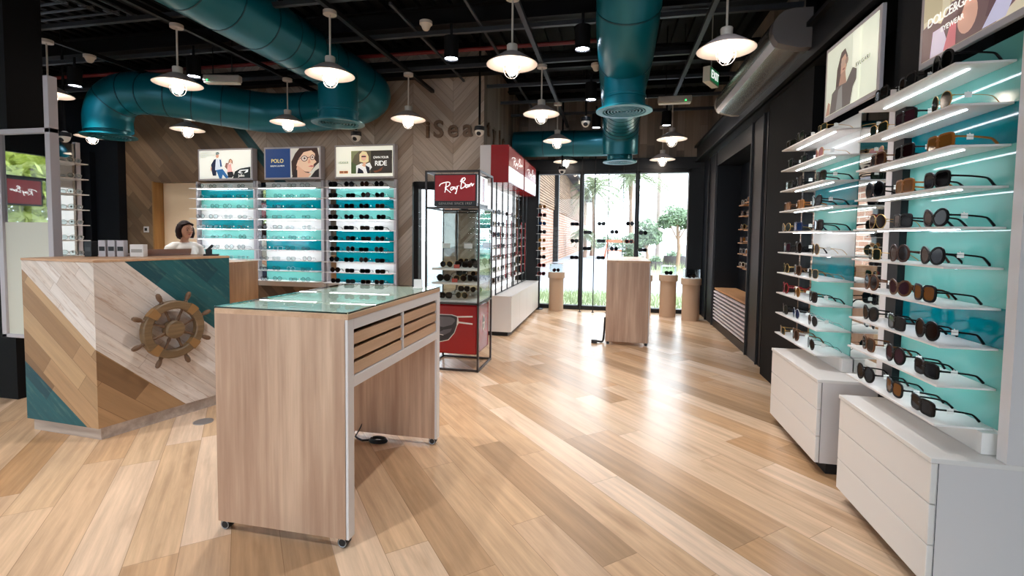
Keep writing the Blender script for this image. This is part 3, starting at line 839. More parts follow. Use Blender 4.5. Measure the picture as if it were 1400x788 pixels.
# ------------------------------------------------------------------ the poster racks
SZ = [.61+.1446*k for k in range(10)]
COLS = {'a': ['w', 'l', 'l', 'd', 'l', 'l', 'l', 'd', 'l', 'w'], }
def rack(label, loc, rotz, half, tx0, tx1, cols, mirrors, sx, posts, header, plinth=True, hd=-.1):
    """wall rack facing local -y: coloured back, ten lit glass-white shelves, backlit poster on top"""
    t = thing('display_rack', label, 'display rack', loc, rotz, 'poster racks')
    W = {'w': 'teal_w', 'l': 'teal_l', 'd': 'teal_d'}
    mb = MB()
    for k in range(10):
        z0 = SZ[k]; z1 = SZ[k+1] if k < 9 else 2.0
        mb.box(tx0, tx1, -.02, 0, z0, z1, {'w': 0, 'l': 1, 'd': 2}[cols[k]])
    mb.box(tx0, tx1, -.02, 0, .526, SZ[0], 0)
    mb.build('back_panel', ['teal_w', 'teal_l', 'teal_d'], t)
    for a, b in mirrors: MB().box(a, b, -.018, -.002, .53, 2.0).build('mirror_strip', 'mirror', t)
    for k in range(10):
        s = MB().box(sx[0], sx[1], -.205, -.021, SZ[k]-.008, SZ[k]).build('shelf', 'white', t, .001)
        if k > 0:
            MB().box(sx[0]+.075, sx[1]-.06, -.133, -.124, SZ[k]-.011, SZ[k]-.008).build('light_strip', 'led' if hd > -.09 else 'led_bright', s)
    if plinth: MB().box(sx[0]+.01, sx[1]+.03, -.075, -.021, .525, SZ[0]-.008).build('plinth', 'white', t)
    for x, m, w in posts: MB().box(x-w/2, x+w/2, -.05, 0, .525, 2.02).build('post', m, t)
    hx0, hx1, art_items, texts = header
    h = MB().box(hx0, hx1, hd, hd+.02 if hd > -.09 else 0., 2.03, 2.48).build('sign_panel', 'grey_frame', t, .003)
    w, hh = hx1-hx0-.05, .40
    cx = (hx0+hx1)/2
    art('poster', w, hh, art_items, h, (cx, hd-.0002, 2.255))
    for tx, u, v, size, mm, al, sp in texts:
        text_mesh('lettering', tx, size, mm, h, (cx-w/2+u*w, hd-.0135, 2.055+v*hh), depth=.0004, align=al, spacing=sp)
    return t

SKIN, SKIN2 = (214, 172, 148), (186, 140, 116)
A_NAVY = [((244, 240, 232), RECT), ((34, 62, 112), rc(0, .47, 0, 1)), ((200, 196, 184), rc(.47, 1, 0, 1)),
          ((58, 40, 34), [(.5, .08), (.49, .55), (.56, .82), (.64, 1), (.97, 1), (1, .72), (1, .5), (.94, .4), (.85, .2), (.7, .02)]),
          ((222, 184, 156), [(.58, .40), (.62, .62), (.72, .86), (.86, .92), (.93, .80), (.92, .60), (.955, .52), (.90, .44), (.90, .34), (.84, .18), (.74, .2), (.66, .32)]),
          ((208, 164, 136), [(.60, .42), (.68, .30), (.74, .18), (.86, .12), (.80, 0), (.60, 0), (.58, .25)]),
          ((40, 30, 30), [(.5, .0), (.6, .0), (.6, .25), (.55, .3)]), ((30, 24, 26), [(.84, 0), (1, 0), (1, .3), (.93, .22)]),
          ((176, 104, 96), [(.80, .37), (.86, .41), (.92, .385), (.87, .345)]),
          ((34, 26, 28), ellpts(.735, .645, .062, .105)), ((206, 190, 176), ellpts(.735, .645, .050, .085)),
          ((34, 26, 28), ellpts(.885, .675, .042, .098)), ((206, 186, 170), ellpts(.885, .675, .033, .080)),
          ((40, 26, 26), ellpts(.74, .65, .018, .03, 10)), ((40, 26, 26), ellpts(.885, .68, .014, .028, 10)),
          ((34, 26, 28), [(.60, .58), (.675, .68), (.675, .66), (.60, .56)]), ((34, 26, 28), [(.795, .68), (.845, .70), (.845, .68), (.795, .66)]),
          ((196, 150, 124), [(.83, .66), (.855, .50), (.82, .47), (.80, .5)])]
A_COUP = [((244, 244, 232), RECT), ((232, 232, 222), rc(0, 1, 0, .12)), ((36, 42, 66), [(.24, .26), (.23, .5), (.29, .68), (.35, .72), (.33, .1), (.26, .1)]),
          ((216, 226, 236), [(.31, .3), (.33, .7), (.40, .72), (.44, .5), (.42, .3)]), ((52, 82, 130), [(.40, .7), (.43, .66), (.45, .42), (.41, .42)]),
          ((52, 104, 158), [(.33, .3), (.46, .34), (.58, .02), (.52, .0), (.46, .14), (.44, .0), (.39, .0)]),
          ((206, 160, 136), ellpts(.36, .80, .032, .075)), ((124, 136, 134), [(.325, .84), (.33, .93), (.37, .96), (.40, .92), (.40, .86)]),
          ((206, 160, 136), [(.23, .42), (.215, .28), (.235, .26), (.25, .42)]), ((150, 110, 100), [(.50, .42), (.53, .55), (.57, .56), (.55, .3)]),
          ((230, 176, 170), [(.55, .22), (.57, .5), (.63, .52), (.65, .22)]), ((140, 102, 80), [(.57, .48), (.585, .66), (.625, .70), (.66, .62), (.66, .48), (.63, .56), (.6, .56)]),
          ((222, 176, 152), ellpts(.622, .60, .022, .055)), ((44, 40, 44), [(.55, .22), (.66, .24), (.68, .1), (.64, .02), (.57, .02)]),
          ((36, 40, 42), [(.66, 0), (.70, .24), (.80, .34), (1, .40), (1, 0)]), ((244, 244, 240), [(.73, .17), (.80, .17), (.76, .20), (.80, .29), (.96, .31), (.95, .22), (.88, .18), (.93, .2), (.93, .27), (.84, .26), (.80, .21), (.86, .17)])]
A_RIDE = [((240, 240, 222), RECT), ((92, 86, 66), rc(.27, .99, .1, .86)), ((52, 46, 40), rc(.62, .99, .1, .86)), ((120, 126, 84), [(.27, .4), (.33, .7), (.42, .86), (.27, .86)]), ((76, 92, 58), [(.27, .1), (.4, .1), (.36, .4), (.27, .5)]),
          ((232, 206, 158), [(.42, .5), (.42, .74), (.47, .84), (.54, .82), (.58, .66), (.58, .5), (.52, .44)]),
          ((226, 182, 154), ellpts(.495, .63, .048, .11)), ((44, 36, 36), rc(.455, .535, .64, .685)), ((236, 236, 232), [(.36, .1), (.36, .36), (.46, .44), (.52, .40), (.60, .46), (.64, .3), (.56, .1)]),
          ((34, 34, 46), [(.38, .1), (.40, .3), (.48, .2), (.50, .1)]), ((34, 34, 46), [(.52, .38), (.56, .1), (.60, .1), (.60, .3)]), ((216, 170, 140), [(.46, .36), (.50, .48), (.54, .46), (.52, .3)]),
          ((120, 72, 48), [(.66, .18), (.74, .2), (.84, .32), (.80, .18), (.7, .12)]), ((196, 152, 120), rc(.06, .22, .10, .20)), ((150, 90, 60), rc(.07, .13, .12, .18)), ((150, 90, 60), rc(.15, .21, .12, .18)), ((204, 206, 190), rc(.055, .225, .42, .50))]
A_GREY = [((222, 228, 208), RECT), ((206, 212, 194), rc(.0, .55, 0, 1)), ((232, 236, 216), rc(.55, .7, 0, 1)),
          ((92, 76, 72), [(.22, .30), (.24, .62), (.32, .84), (.40, .86), (.46, .72), (.44, .58), (.36, .5), (.34, .28)]),
          ((184, 152, 130), [(.32, .52), (.33, .74), (.41, .78), (.45, .66), (.43, .54), (.38, .49)]),
          ((164, 132, 114), [(.28, .3), (.33, .52), (.42, .54), (.46, .32)]), ((176, 150, 134), ellpts(.37, .66, .045, .055)), ((146, 120, 108), ellpts(.45, .66, .03, .05)),
          ((140, 88, 84), ellpts(.395, .565, .028, .014, 10)),
          ((104, 96, 92), [(.12, .0), (.16, .30), (.28, .36), (.46, .34), (.58, .50), (.66, .44), (.66, .30), (.60, .22), (.56, .0)]),
          ((138, 136, 132), [(.26, .0), (.30, .30), (.38, .34), (.40, .0)]), ((168, 134, 116), [(.03, .0), (.08, .2), (.13, .16), (.12, .0)])]
A_STREET = [((206, 196, 170), RECT), ((220, 214, 192), rc(.3, .62, .5, 1)), ((186, 174, 142), rc(.0, .2, .42, 1)), ((176, 164, 140), rc(.28, .30, .4, 1)), ((150, 140, 124), rc(.30, .64, .70, .72)),
            ((108, 84, 84), [(.0, .0), (.0, .35), (.1, .38), (.2, .3), (.3, .45), (.42, .42), (.52, .56), (.6, .8), (.7, 1), (1, 1), (1, .2), (.7, .0)]),
            ((212, 198, 214), [(.1, .0), (.12, .26), (.22, .26), (.3, .0)]), ((196, 110, 116), [(.24, .0), (.3, .24), (.36, .22), (.36, 0)]),
            ((206, 160, 140), ellpts(.46, .22, .09, .17)), ((96, 70, 66), [(.36, .2), (.38, .42), (.46, .46), (.44, .36), (.40, .24)]), ((92, 66, 70), [(.62, .1), (.7, .5), (.8, .52), (.84, .2), (.76, .0)]),
            ((192, 190, 216), [(.6, .0), (.82, .4), (.86, .2), (.78, .0)]), ((200, 160, 142), [(.78, .36), (.84, .8), (.92, 1), (1, 1), (1, .3), (.9, .2)]), ((152, 112, 104), [(.84, .3), (.9, .56), (.96, .5), (.94, .3)]),
            ((60, 44, 44), ellpts(.93, .74, .05, .12))]
GOLD_T, CREAM_T, DK_T, WH_T, LG_T = artm((226, 204, 120), .9), artm((240, 236, 214), .9), artm((70, 72, 72), .4), artm((246, 244, 236), .95), artm((130, 142, 132), .6)

PN = {'near': 'street-poster rack', 'far': 'grey-dress-poster rack', 'd1': 'couple-poster rack', 'd2': 'navy-poster rack', 'd3': 'blonde-poster rack'}
XB = 1.375
NEARY, FARY = 2.35, 3.43
rack('wall rack by the entrance end of the black wall, under the tan street-scene poster', (XB, NEARY, 0), -PI/2, .35, -.245, .405,
     ['l', 'l', 'd', 'l', 'l', 'l', 'l', 'd', 'l', 'l'], [(-.48, -.335)], (-.34, .34), [(-.29, 'black', .085), (-.36, 'white_metal', .05), (.425, 'white_metal', .045)],
     (-.14, .51, A_STREET, [('DOLCE&GABBANA', .42, .36, .052, WH_T, 'CENTER', .88), ('EYEWEAR', .34, .22, .030, WH_T, 'CENTER', 1.)]), hd=-.065)
rack('wall rack nearer the windows, under the poster of a woman in grey', (XB, FARY, 0), -PI/2, .35, -.24, .345,
     ['l', 'l', 'l', 'd', 'w', 'l', 'd', 'l', 'w', 'w'], [(.35, .6), (-.48, -.245)], (-.355, .36), [(-.37, 'black', .02)],
     (-.035, .615, A_GREY, [('BVLGARI', .79, .48, .033, DK_T, 'CENTER', 1.25)]), hd=-.065)
def disp(name, cx, half, cols, tx0, mirr, header, label):
    return rack(label, (cx, 6.085, 0), 0, half, tx0, half-.035, cols, mirr, (-half+.005, half-.01), [(half-.015, 'grey_frame', .04), (-half-.012, 'grey_frame', .03)], header)
disp('d3', -3.36, .51, ['d', 'w', 'd', 'd', 'd', 'w', 'l', 'd', 'l', 'w'], -.40, [(-.505, -.405)],
     (-.37, .51, A_RIDE, [('OWN YOUR', .80, .62, .042, WH_T, 'CENTER', .9), ('RIDE', .80, .42, .092, WH_T, 'CENTER', .9), ('VOGUE', .14, .47, .05, LG_T, 'CENTER', .95)]), 'wall rack with sunglasses under the outdoor poster of a blonde woman')
disp('d2', -4.46, .52, ['l', 'd', 'w', 'd', 'l', 'w', 'l', 'd', 'l', 'w'], -.41, [(-.515, -.415)],
     (-.37, .52, A_NAVY, [('POLO', .235, .57, .075, GOLD_T, 'CENTER', 1.), ('RALPH LAUREN', .235, .40, .029, CREAM_T, 'CENTER', 1.1)]), 'wall rack with clear eyeglasses under the navy poster of a woman in spectacles')
disp('d1', -5.51, .49, ['w', 'l', 'l', 'w', 'l', 'd', 'w', 'l', 'd', 'w'], -.45, [(-.488, -.455)],
     (-.42, .49, A_COUP, [('DIFFERENTLY', .03, .90, .032, LG_T, 'LEFT', 1.), ('MADE FOR YOUR', .03, .83, .032, LG_T, 'LEFT', 1.), ('VISION', .03, .76, .032, LG_T, 'LEFT', 1.), ('Julbo', .83, .09, .05, WH_T, 'CENTER', 1.)]), 'wall rack with clear eyeglasses under the poster of a seated couple')

rack('aqua-panelled wall rack seen only as a reflection in the red showcase', (-3.35, -3.86, 0), PI, .5, -.45, .45,
     ['l', 'l', 'd', 'l', 'w', 'l', 'd', 'l', 'l', 'd'], [], (-.48, .48), [(-.49, 'grey_frame', .03), (.49, 'grey_frame', .03)], (-.45, .45, A_NAVY[:2], []))
# white drawer cabinets under the black-wall racks
def cabinet(label, y0, y1):
    t = thing('drawer_cabinet', label, 'cabinet', (1.11, (y0+y1)/2, 0)); h = (y1-y0)/2
    MB().box(.02, .30, -h, h, .06, .505).build('body', 'white_metal', t)
    MB().box(-.004, .29, -h-.004, h+.004, .505, .523).build('top', 'white', t, .002)
    for k in range(3):
        z0 = .06+k*.148
        MB().box(0, .02, -h, h, z0+.0015, z0+.1465).build('drawer', 'white', t, .0025)
    MB().box(.06, .30, -h+.01, h-.01, 0, .06).build('plinth', 'kick', t)
    MB().box(.021, .023, -h-.0008, -h, .06, .505).build('gap', 'kick', t)
cabinet('white three-drawer floor cabinet under the tan street-scene poster rack', 1.91, 2.6)
cabinet('white three-drawer floor cabinet under the grey-dress poster rack', 2.86, 3.62)

# sunglasses on the two black-wall racks
lists = [('black', 'grey'), ('black', 'brown'), ('black', 'black'), ('tortoiseshell', 'brown'), ('black', 'grey'), ('brown', 'brown'), ('black', 'plum'), ('gold', 'green'), ('black', 'green')]
def lab(style, fc, lc, o1, o2, where, end):
    return '%s %s %s with %s lenses, %s from %s, %s shelf down, %s' % (fc, style, 'frames', lc, o1, end, o2, where)
SPECIAL = {('near', 9, 2): ('round', 'black', 'black'), ('near', 8, 2): ('round', 'gold', 'green'), ('near', 7, 2): ('square', 'amber', 'amber'), ('near', 6, 2): ('wayfarer', 'black', 'black'), ('near', 6, 1): ('square', 'amber', 'amber'),
           ('near', 5, 2): ('cat-eye', 'black', 'brown'), ('near', 5, 0): ('aviator', 'gold', 'brown'), ('near', 4, 2): ('cat-eye', 'black', 'brown'), ('near', 4, 0): ('square', 'gold', 'green'), ('near', 3, 2): ('wayfarer', 'black', 'amber'), ('near', 3, 1): ('cat-eye', 'tortoiseshell', 'plum'),
           ('near', 2, 2): ('round', 'black', 'brown'), ('near', 2, 1): ('square', 'black', 'grey'), ('near', 1, 2): ('square', 'black', 'grey'), ('near', 1, 1): ('round', 'black', 'plum'), ('near', 0, 2): ('square', 'black', 'grey'), ('near', 0, 1): ('wayfarer', 'black', 'amber'),
           ('far', 8, 2): ('cat-eye', 'gold', 'pink'), ('far', 5, 1): ('square', 'navy', 'blue'), ('far', 1, 1): ('round', 'silver', 'blue'), ('far', 2, 1): ('round', 'gold', 'amber'), ('far', 1, 2): ('aviator', 'silver', 'grey'), ('far', 0, 2): ('aviator', 'black', 'grey'), ('far', 0, 1): ('round', 'tortoiseshell', 'brown'), ('far', 4, 2): ('aviator', 'gold', 'green'), ('far', 2, 0): ('round', 'red', 'brown'), ('far', 6, 1): ('square', 'amber', 'amber'), ('far', 6, 0): ('square', 'tortoiseshell', 'amber')}
for nm, yc, offs in (('near', NEARY, (.215, 0., -.21)), ('far', FARY, (.275, .075, -.215))):
    for k in range(10):
        for j in range(3):
            if nm == 'near' and k == 0 and j == 0: pass
            st, fc, lc = SPECIAL.get((nm, k, j)) or (rnd.choice(STY[:4]), *rnd.choice(lists))
            dy = rnd.uniform(-.018, .018)
            spectacles((1.195+rnd.uniform(-.006, .012), yc+offs[j]+dy, SZ[k]+.0005), -PI/2+R(rnd.uniform(-7, 5)), st, fc, lc,
                       lab(st, fc, lc, ORD[j], ORD[9-k], PN[nm], 'windows'), 'sunglasses on the %s' % PN[nm], True, rnd.random() < .75, s=1.08)
# glasses on the three racks of the chevron wall
for nm, cx, half, ks in (('d1', -5.51, .49, range(2, 10)), ('d2', -4.46, .52, range(0, 10)), ('d3', -3.36, .51, range(0, 10))):
    for k in ks:
        for j in range(4):
            x = cx-half+.175+j*.225+rnd.uniform(-.02, .02)
            if nm == 'd3': st, fc, lc = rnd.choice(('wayfarer', 'round', 'cat-eye', 'square')), rnd.choice(('black', 'black', 'black', 'brown')), rnd.choice(('grey', 'black', 'brown', 'black'))
            else: st, fc, lc = rnd.choice(('round', 'square', 'oval', 'wayfarer')), rnd.choice(('black', 'brown', 'silver', 'navy', 'black') if nm == 'd2' else ('black', 'black', 'tortoiseshell', 'silver')), 'plain'
            lb = '%s %s frames with %s lenses, %s from window end, %s shelf down, %s' % (fc, st, 'clear' if lc == 'plain' else lc, ORD[3-j], ORD[9-k], PN[nm])
            spectacles((x, 5.905, SZ[k]+.0005), R(rnd.uniform(-6, 14)), st, fc, lc, lb, ('sunglasses' if nm == 'd3' else 'eyeglasses')+' on the %s' % PN[nm], False, rnd.random() < .3, 'sunglasses' if nm == 'd3' else 'eyeglasses')

# ------------------------------------------------------------------ wall letters, socket, door
def wall_letters(txt, x, z, size, sp):
    return text_mesh('wall_letter', txt, size, 'letter', None, (x, WY-.012, z), depth=.014, bold=.007, spacing=sp)
for ch, x in (('i', -2.425), ('S', -2.275), ('e', -2.075), ('a', -1.875)):
    o = wall_letters(ch, x, 2.665, .31, 1.)
    tag(o, 'brown wooden letter %s of the sign on the chevron wall' % ch, 'letter', 'wall sign letters')
for ch, yy in (('t', 6.30), ('y', 6.62), ('l', 6.95), ('e', 7.2)):
    o = text_mesh('wall_letter', ch, .29, 'letter', None, (-1.648, yy, 2.70), (PI/2, 0, PI/2), .012, bold=.008)
    tag(o, 'brown wooden letter %s on the grey boards above the red signs' % ch, 'letter', 'wall sign letters')
t = thing('wall_switch', 'white framed wall switch with a dark centre on brown boards by the niche', 'switch', (-7.0, WY, 1.31))
MB().box(-.045, .045, -.012, 0, -.045, .045).build('plate', 'white_metal', t, .003)
MB().box(-.022, .022, -.016, -.012, -.022, .022).build('rocker', 'dark', t)
mb = MB(); mb.box(DX0, DX0+.05, WY-.02, WY+.14, 0, DZ); mb.box(DX1-.05, DX1, WY-.02, WY+.14, 0, DZ); mb.box(DX0, DX1, WY-.02, WY+.14, DZ-.05, DZ)
d1 = struct('door_1', mb, 'black')
# door leaf stands ajar, swung in
ang = R(-62)
lf = MB().box(0, .05, -.03, .03, .02, DZ-.06).box(.62, .68, -.03, .03, .02, DZ-.06).box(0, .68, -.03, .03, .02, .1).box(0, .68, -.03, .03, DZ-.14, DZ-.06).build('door_leaf', 'black', d1)
lf.location = (DX1-.06, WY-.02, 0); lf.rotation_euler.z = PI+R(40)
MB().box(.05, .62, -.004, .004, .1, DZ-.14).build('glass_pane', 'window', lf)
mb = MB().tube([(.60, -.08, .72), (.60, -.08, 1.5)], .013, 10)
for z in (.82, 1.4): mb.tube([(.60, -.08, z), (.60, -.03, z)], .008, 8)
mb.build('handle', 'black', lf)

# ------------------------------------------------------------------ reception desk
A = Vector((-3.02, 2.29)); Bv = Vector((-2.805, 3.09)); A0 = Vector((-3.63, 2.325))
t = thing('reception_desk', 'faceted reception desk clad in whitewashed, brown and teal boards with a ship wheel', 'reception desk', (A.x, A.y, 0))
def facepoly(mb, P, Q, pts, mi, ang):
    d = (Q-P).normalized(); L = (Q-P).length
    c, s = math.cos(ang), math.sin(ang)
    mb.poly([(P.x+d.x*u*L-A.x, P.y+d.y*u*L-A.y, z) for u, z in pts], mi, [(u*L*c+z*s, -u*L*s+z*c) for u, z in pts])
M['white_planks'] = uvplank('whitewashed_boards', [(0, (236, 226, 216)), (.4, (220, 204, 190)), (.7, (240, 232, 226)), (1, (208, 188, 170))], .8, .07, (.6, 1.2), (150, 124, 104), (172, 138, 112), 40.)
M['teal_planks'] = uvplank('teal_stained_boards', [(0, (18, 84, 92)), (.5, (32, 100, 104)), (1, (16, 70, 80))], .7, .12, (.6, 1.2), (20, 60, 64), (86, 120, 112), 34.)
M['brown_planks'] = uvplank('brown_boards', [(0, (186, 148, 108)), (.4, (150, 114, 78)), (.7, (202, 166, 124)), (1, (134, 100, 68))], .7, .12, (.6, 1.2), (92, 64, 40), None, 26.)
mb = MB(); L2 = (Bv-A).length; L1 = (A-A0).length
zt, zb = 1.09, .08
a2 = -math.atan2(.489, .522); a1 = -math.atan2(.458, .585)
u1 = .158/L2; zr = 1.094-(L2-.158)*.489/.522
facepoly(mb, A, Bv, [(u1, zt), (1, zr), (1, zt)], 1, a2)
s2 = .442/.458
ub = (.564-zb)/s2/L2
facepoly(mb, A, Bv, [(0, .564), (0, zt), (u1, zt), (1, zr), (1, zb), (ub, zb)], 0, a2)
facepoly(mb, A, Bv, [(0, zb), (0, .564), (ub, zb)], 2, a2)
s1 = .458/.585; z0l = .559+L1*s1
z0 = min(1.017+.024*s1, zt)
facepoly(mb, A0, A, [(0, z0), (0, zt), (1, zt), (1, .562)], 0, a1)
ue = .52/L1
facepoly(mb, A0, A, [(0, .45), (0, z0), (1, .562), (1, zb), (ue, zb)], 2, a1)
facepoly(mb, A0, A, [(0, zb), (0, .45), (ue, zb)], 1, a1)
mb.build('cladding', ['white_planks', 'teal_planks', 'brown_planks'], t, smooth=False)
# body behind the cladding, counter, skirting
n2 = Vector((Bv.y-A.y, -(Bv.x-A.x))).normalized(); 
def inset(P, d): return P+d
back = [A0+Vector((0.0, .62)), Vector((-3.42, 3.2))]
out = [A0, A, Bv, Bv+Vector((-.55, .15)), A0+Vector((-.02, .60))]
loc = [(p.x-A.x, p.y-A.y) for p in out]
cen = Vector((sum(p[0] for p in loc)/5, sum(p[1] for p in loc)/5))
def shrink(f): return [tuple(Vector(p)+(cen-Vector(p)).normalized()*f) for p in loc]
MB().prism(shrink(.006), zb, zt, 0, 'xy').build('carcass', 'oak_warm', t)
MB().prism(shrink(-.004), zt, zt+.014, 0, 'xy').build('counter_top', 'oak_x', t, .002)
M['skirt'] = wood('greyed_skirting', (150, 132, 120), (206, 192, 180), 'x', 1.)
MB().prism(shrink(.03), 0, zb, 0, 'xy').build('skirting', 'skirt', t)
# ship wheel, hung on the main face
d2 = (Bv-A).normalized(); fr = math.atan2(d2.y, d2.x)
wc = A+d2*.405+n2*.05
w = thing('ship_wheel', 'dark wooden ship wheel with brass bands hung on the reception front', 'ship wheel', (wc.x, wc.y, .628), fr)
rings = []
for i in range(49):
    a = i*2*PI/48
    rings.append([((q[0])*math.cos(a), q[1], q[0]*math.sin(a)) for q in ((.138, -.022), (.145, -.028), (.185, -.028), (.192, -.022), (.192, .018), (.138, .018))])
MB().grid(rings, 0, True, False).build('rim', 'wheel', w)
MB().grid([[(r*math.cos(k*2*PI/28), y, r*math.sin(k*2*PI/28)) for k in range(28)] for r, y in ((.056, .03), (.060, -.01), (.060, -.028), (.05, -.036), (.002, -.037))], 0).build('hub', 'wheel', w)
for k in range(8):
    a = R(21+45*k); c, s = math.cos(a), math.sin(a)
    prof = [(.055, .0085), (.075, .012), (.095, .008), (.138, .0085), (.19, .0085), (.196, .014), (.205, .010), (.22, .015), (.24, .0165), (.258, .012), (.264, .004)]
    MB().tube([(r*c, -.004, r*s) for r, q in prof], [q for r, q in prof], 10).build('spoke', 'wheel_dark', w)
for k in range(4):
    a0 = R(47+90*k-9)
    rr = []
    for i in range(6):
        a = a0+R(18)*i/5
        rr.append([(q[0]*math.cos(a), q[1], q[0]*math.sin(a)) for q in ((.134, -.030), (.196, -.030), (.196, .012), (.134, .012))])
    MB().grid(rr, 0).build('band', 'brass', w)
# things standing on the desk
zt2 = zt+.014
def desk_box(name, label, cat, x, y, w, d, h, body, rz=0, group=None, cap=None, lab_m=None):
    t = thing(name, label, cat, (x, y, zt2), rz, group)
    MB().box(-w/2, w/2, -d/2, d/2, 0, h).build('carton', body, t, .002)
    if lab_m: MB().box(-w*.4, w*.4, -d/2-.001, -d/2, h*.35, h*.62).build('printed_label', lab_m, t)
    if cap: MB().box(-w/2+.002, w/2-.002, -d/2+.002, d/2-.002, h, h+.006).build('flap', cap, t)
desk_box('display_stand', 'small black counter display on the reception desk beside the cartons', 'display stand', -3.47, 2.62, .05, .05, .105, 'dark', .2, None, None, 'sign_black')
for i, x in enumerate((-3.405, -3.352, -3.30)):
    desk_box('solution_carton', 'silver and black striped lens solution carton, %s of three from the black display' % ORD[i], 'carton', x, 2.655+i*.02, .044, .044, .112, 'grey_frame', .35, 'striped cartons on the reception', None, 'dark')
desk_box('solution_carton', 'plain white carton at the end of the striped cartons on reception', 'carton', -3.215, 2.74, .085, .05, .085, 'white', .35, None, None, 'lamp_grey')
t = thing('laptop', 'open laptop with a rose-grey lid seen from behind on the reception desk', 'laptop', (-3.20, 2.92, zt2), R(75))
MB().box(-.18, .18, -.01, .23, 0, .016).build('base', 'laptop', t, .004)
MB().grid([[(-.18, -.012, .014), (.18, -.012, .014), (.18, -.004, .014), (-.18, -.004, .014)], [(-.165, -.045, .05), (.165, -.045, .05), (.165, -.038, .05), (-.165, -.038, .05)]]).build('lid', 'laptop', t)
t = thing('card_terminal', 'black card terminal on its stand by the laptop on reception', 'card terminal', (-2.95, 3.08, zt2), R(40))
MB().box(-.05, .05, -.03, .03, 0, .012).box(-.035, .005, -.02, .02, .01, .05).build('stand', 'dark', t, .003)
MB().bar((-.03, 0, .035), (.01, 0, .078), .035, .018).build('handset', 'dark', t)

# wooden desk behind the reception and the person at it
t = thing('work_desk', 'plain upright-grain wooden desk behind the reception, under the couple poster', 'desk', (-4.8, 5.15, 0))
MB().box(-.12, .33, -.25, -.225, 0, .90).build('front_panel', 'oak_warm', t)
MB().box(.305, .33, -.225, .25, 0, .90).build('side_panel', 'oak_warm', t)
MB().box(-.12, -.095, -.225, .25, 0, .90).build('side_panel', 'oak_warm', t)
MB().box(-.125, .335, -.255, .25, .90, .922).build('top', 'oak_warm', t)
t = thing('stool', 'low round-seated work stool under the person behind reception', 'stool', (-5.52, 5.32, 0))
MB().lathe((0, 0, .50), [(.17, 0), (.18, .02), (.17, .05), (.02, .055)], 24).build('seat', 'dark', t)
MB().tube([(0, 0, .05), (0, 0, .5)], .025, 12).build('pole', 'chrome', t)
MB().lathe((0, 0, 0), [(.2, 0), (.2, .015), (.04, .05), (.02, .055)], 24).build('base', 'chrome', t)

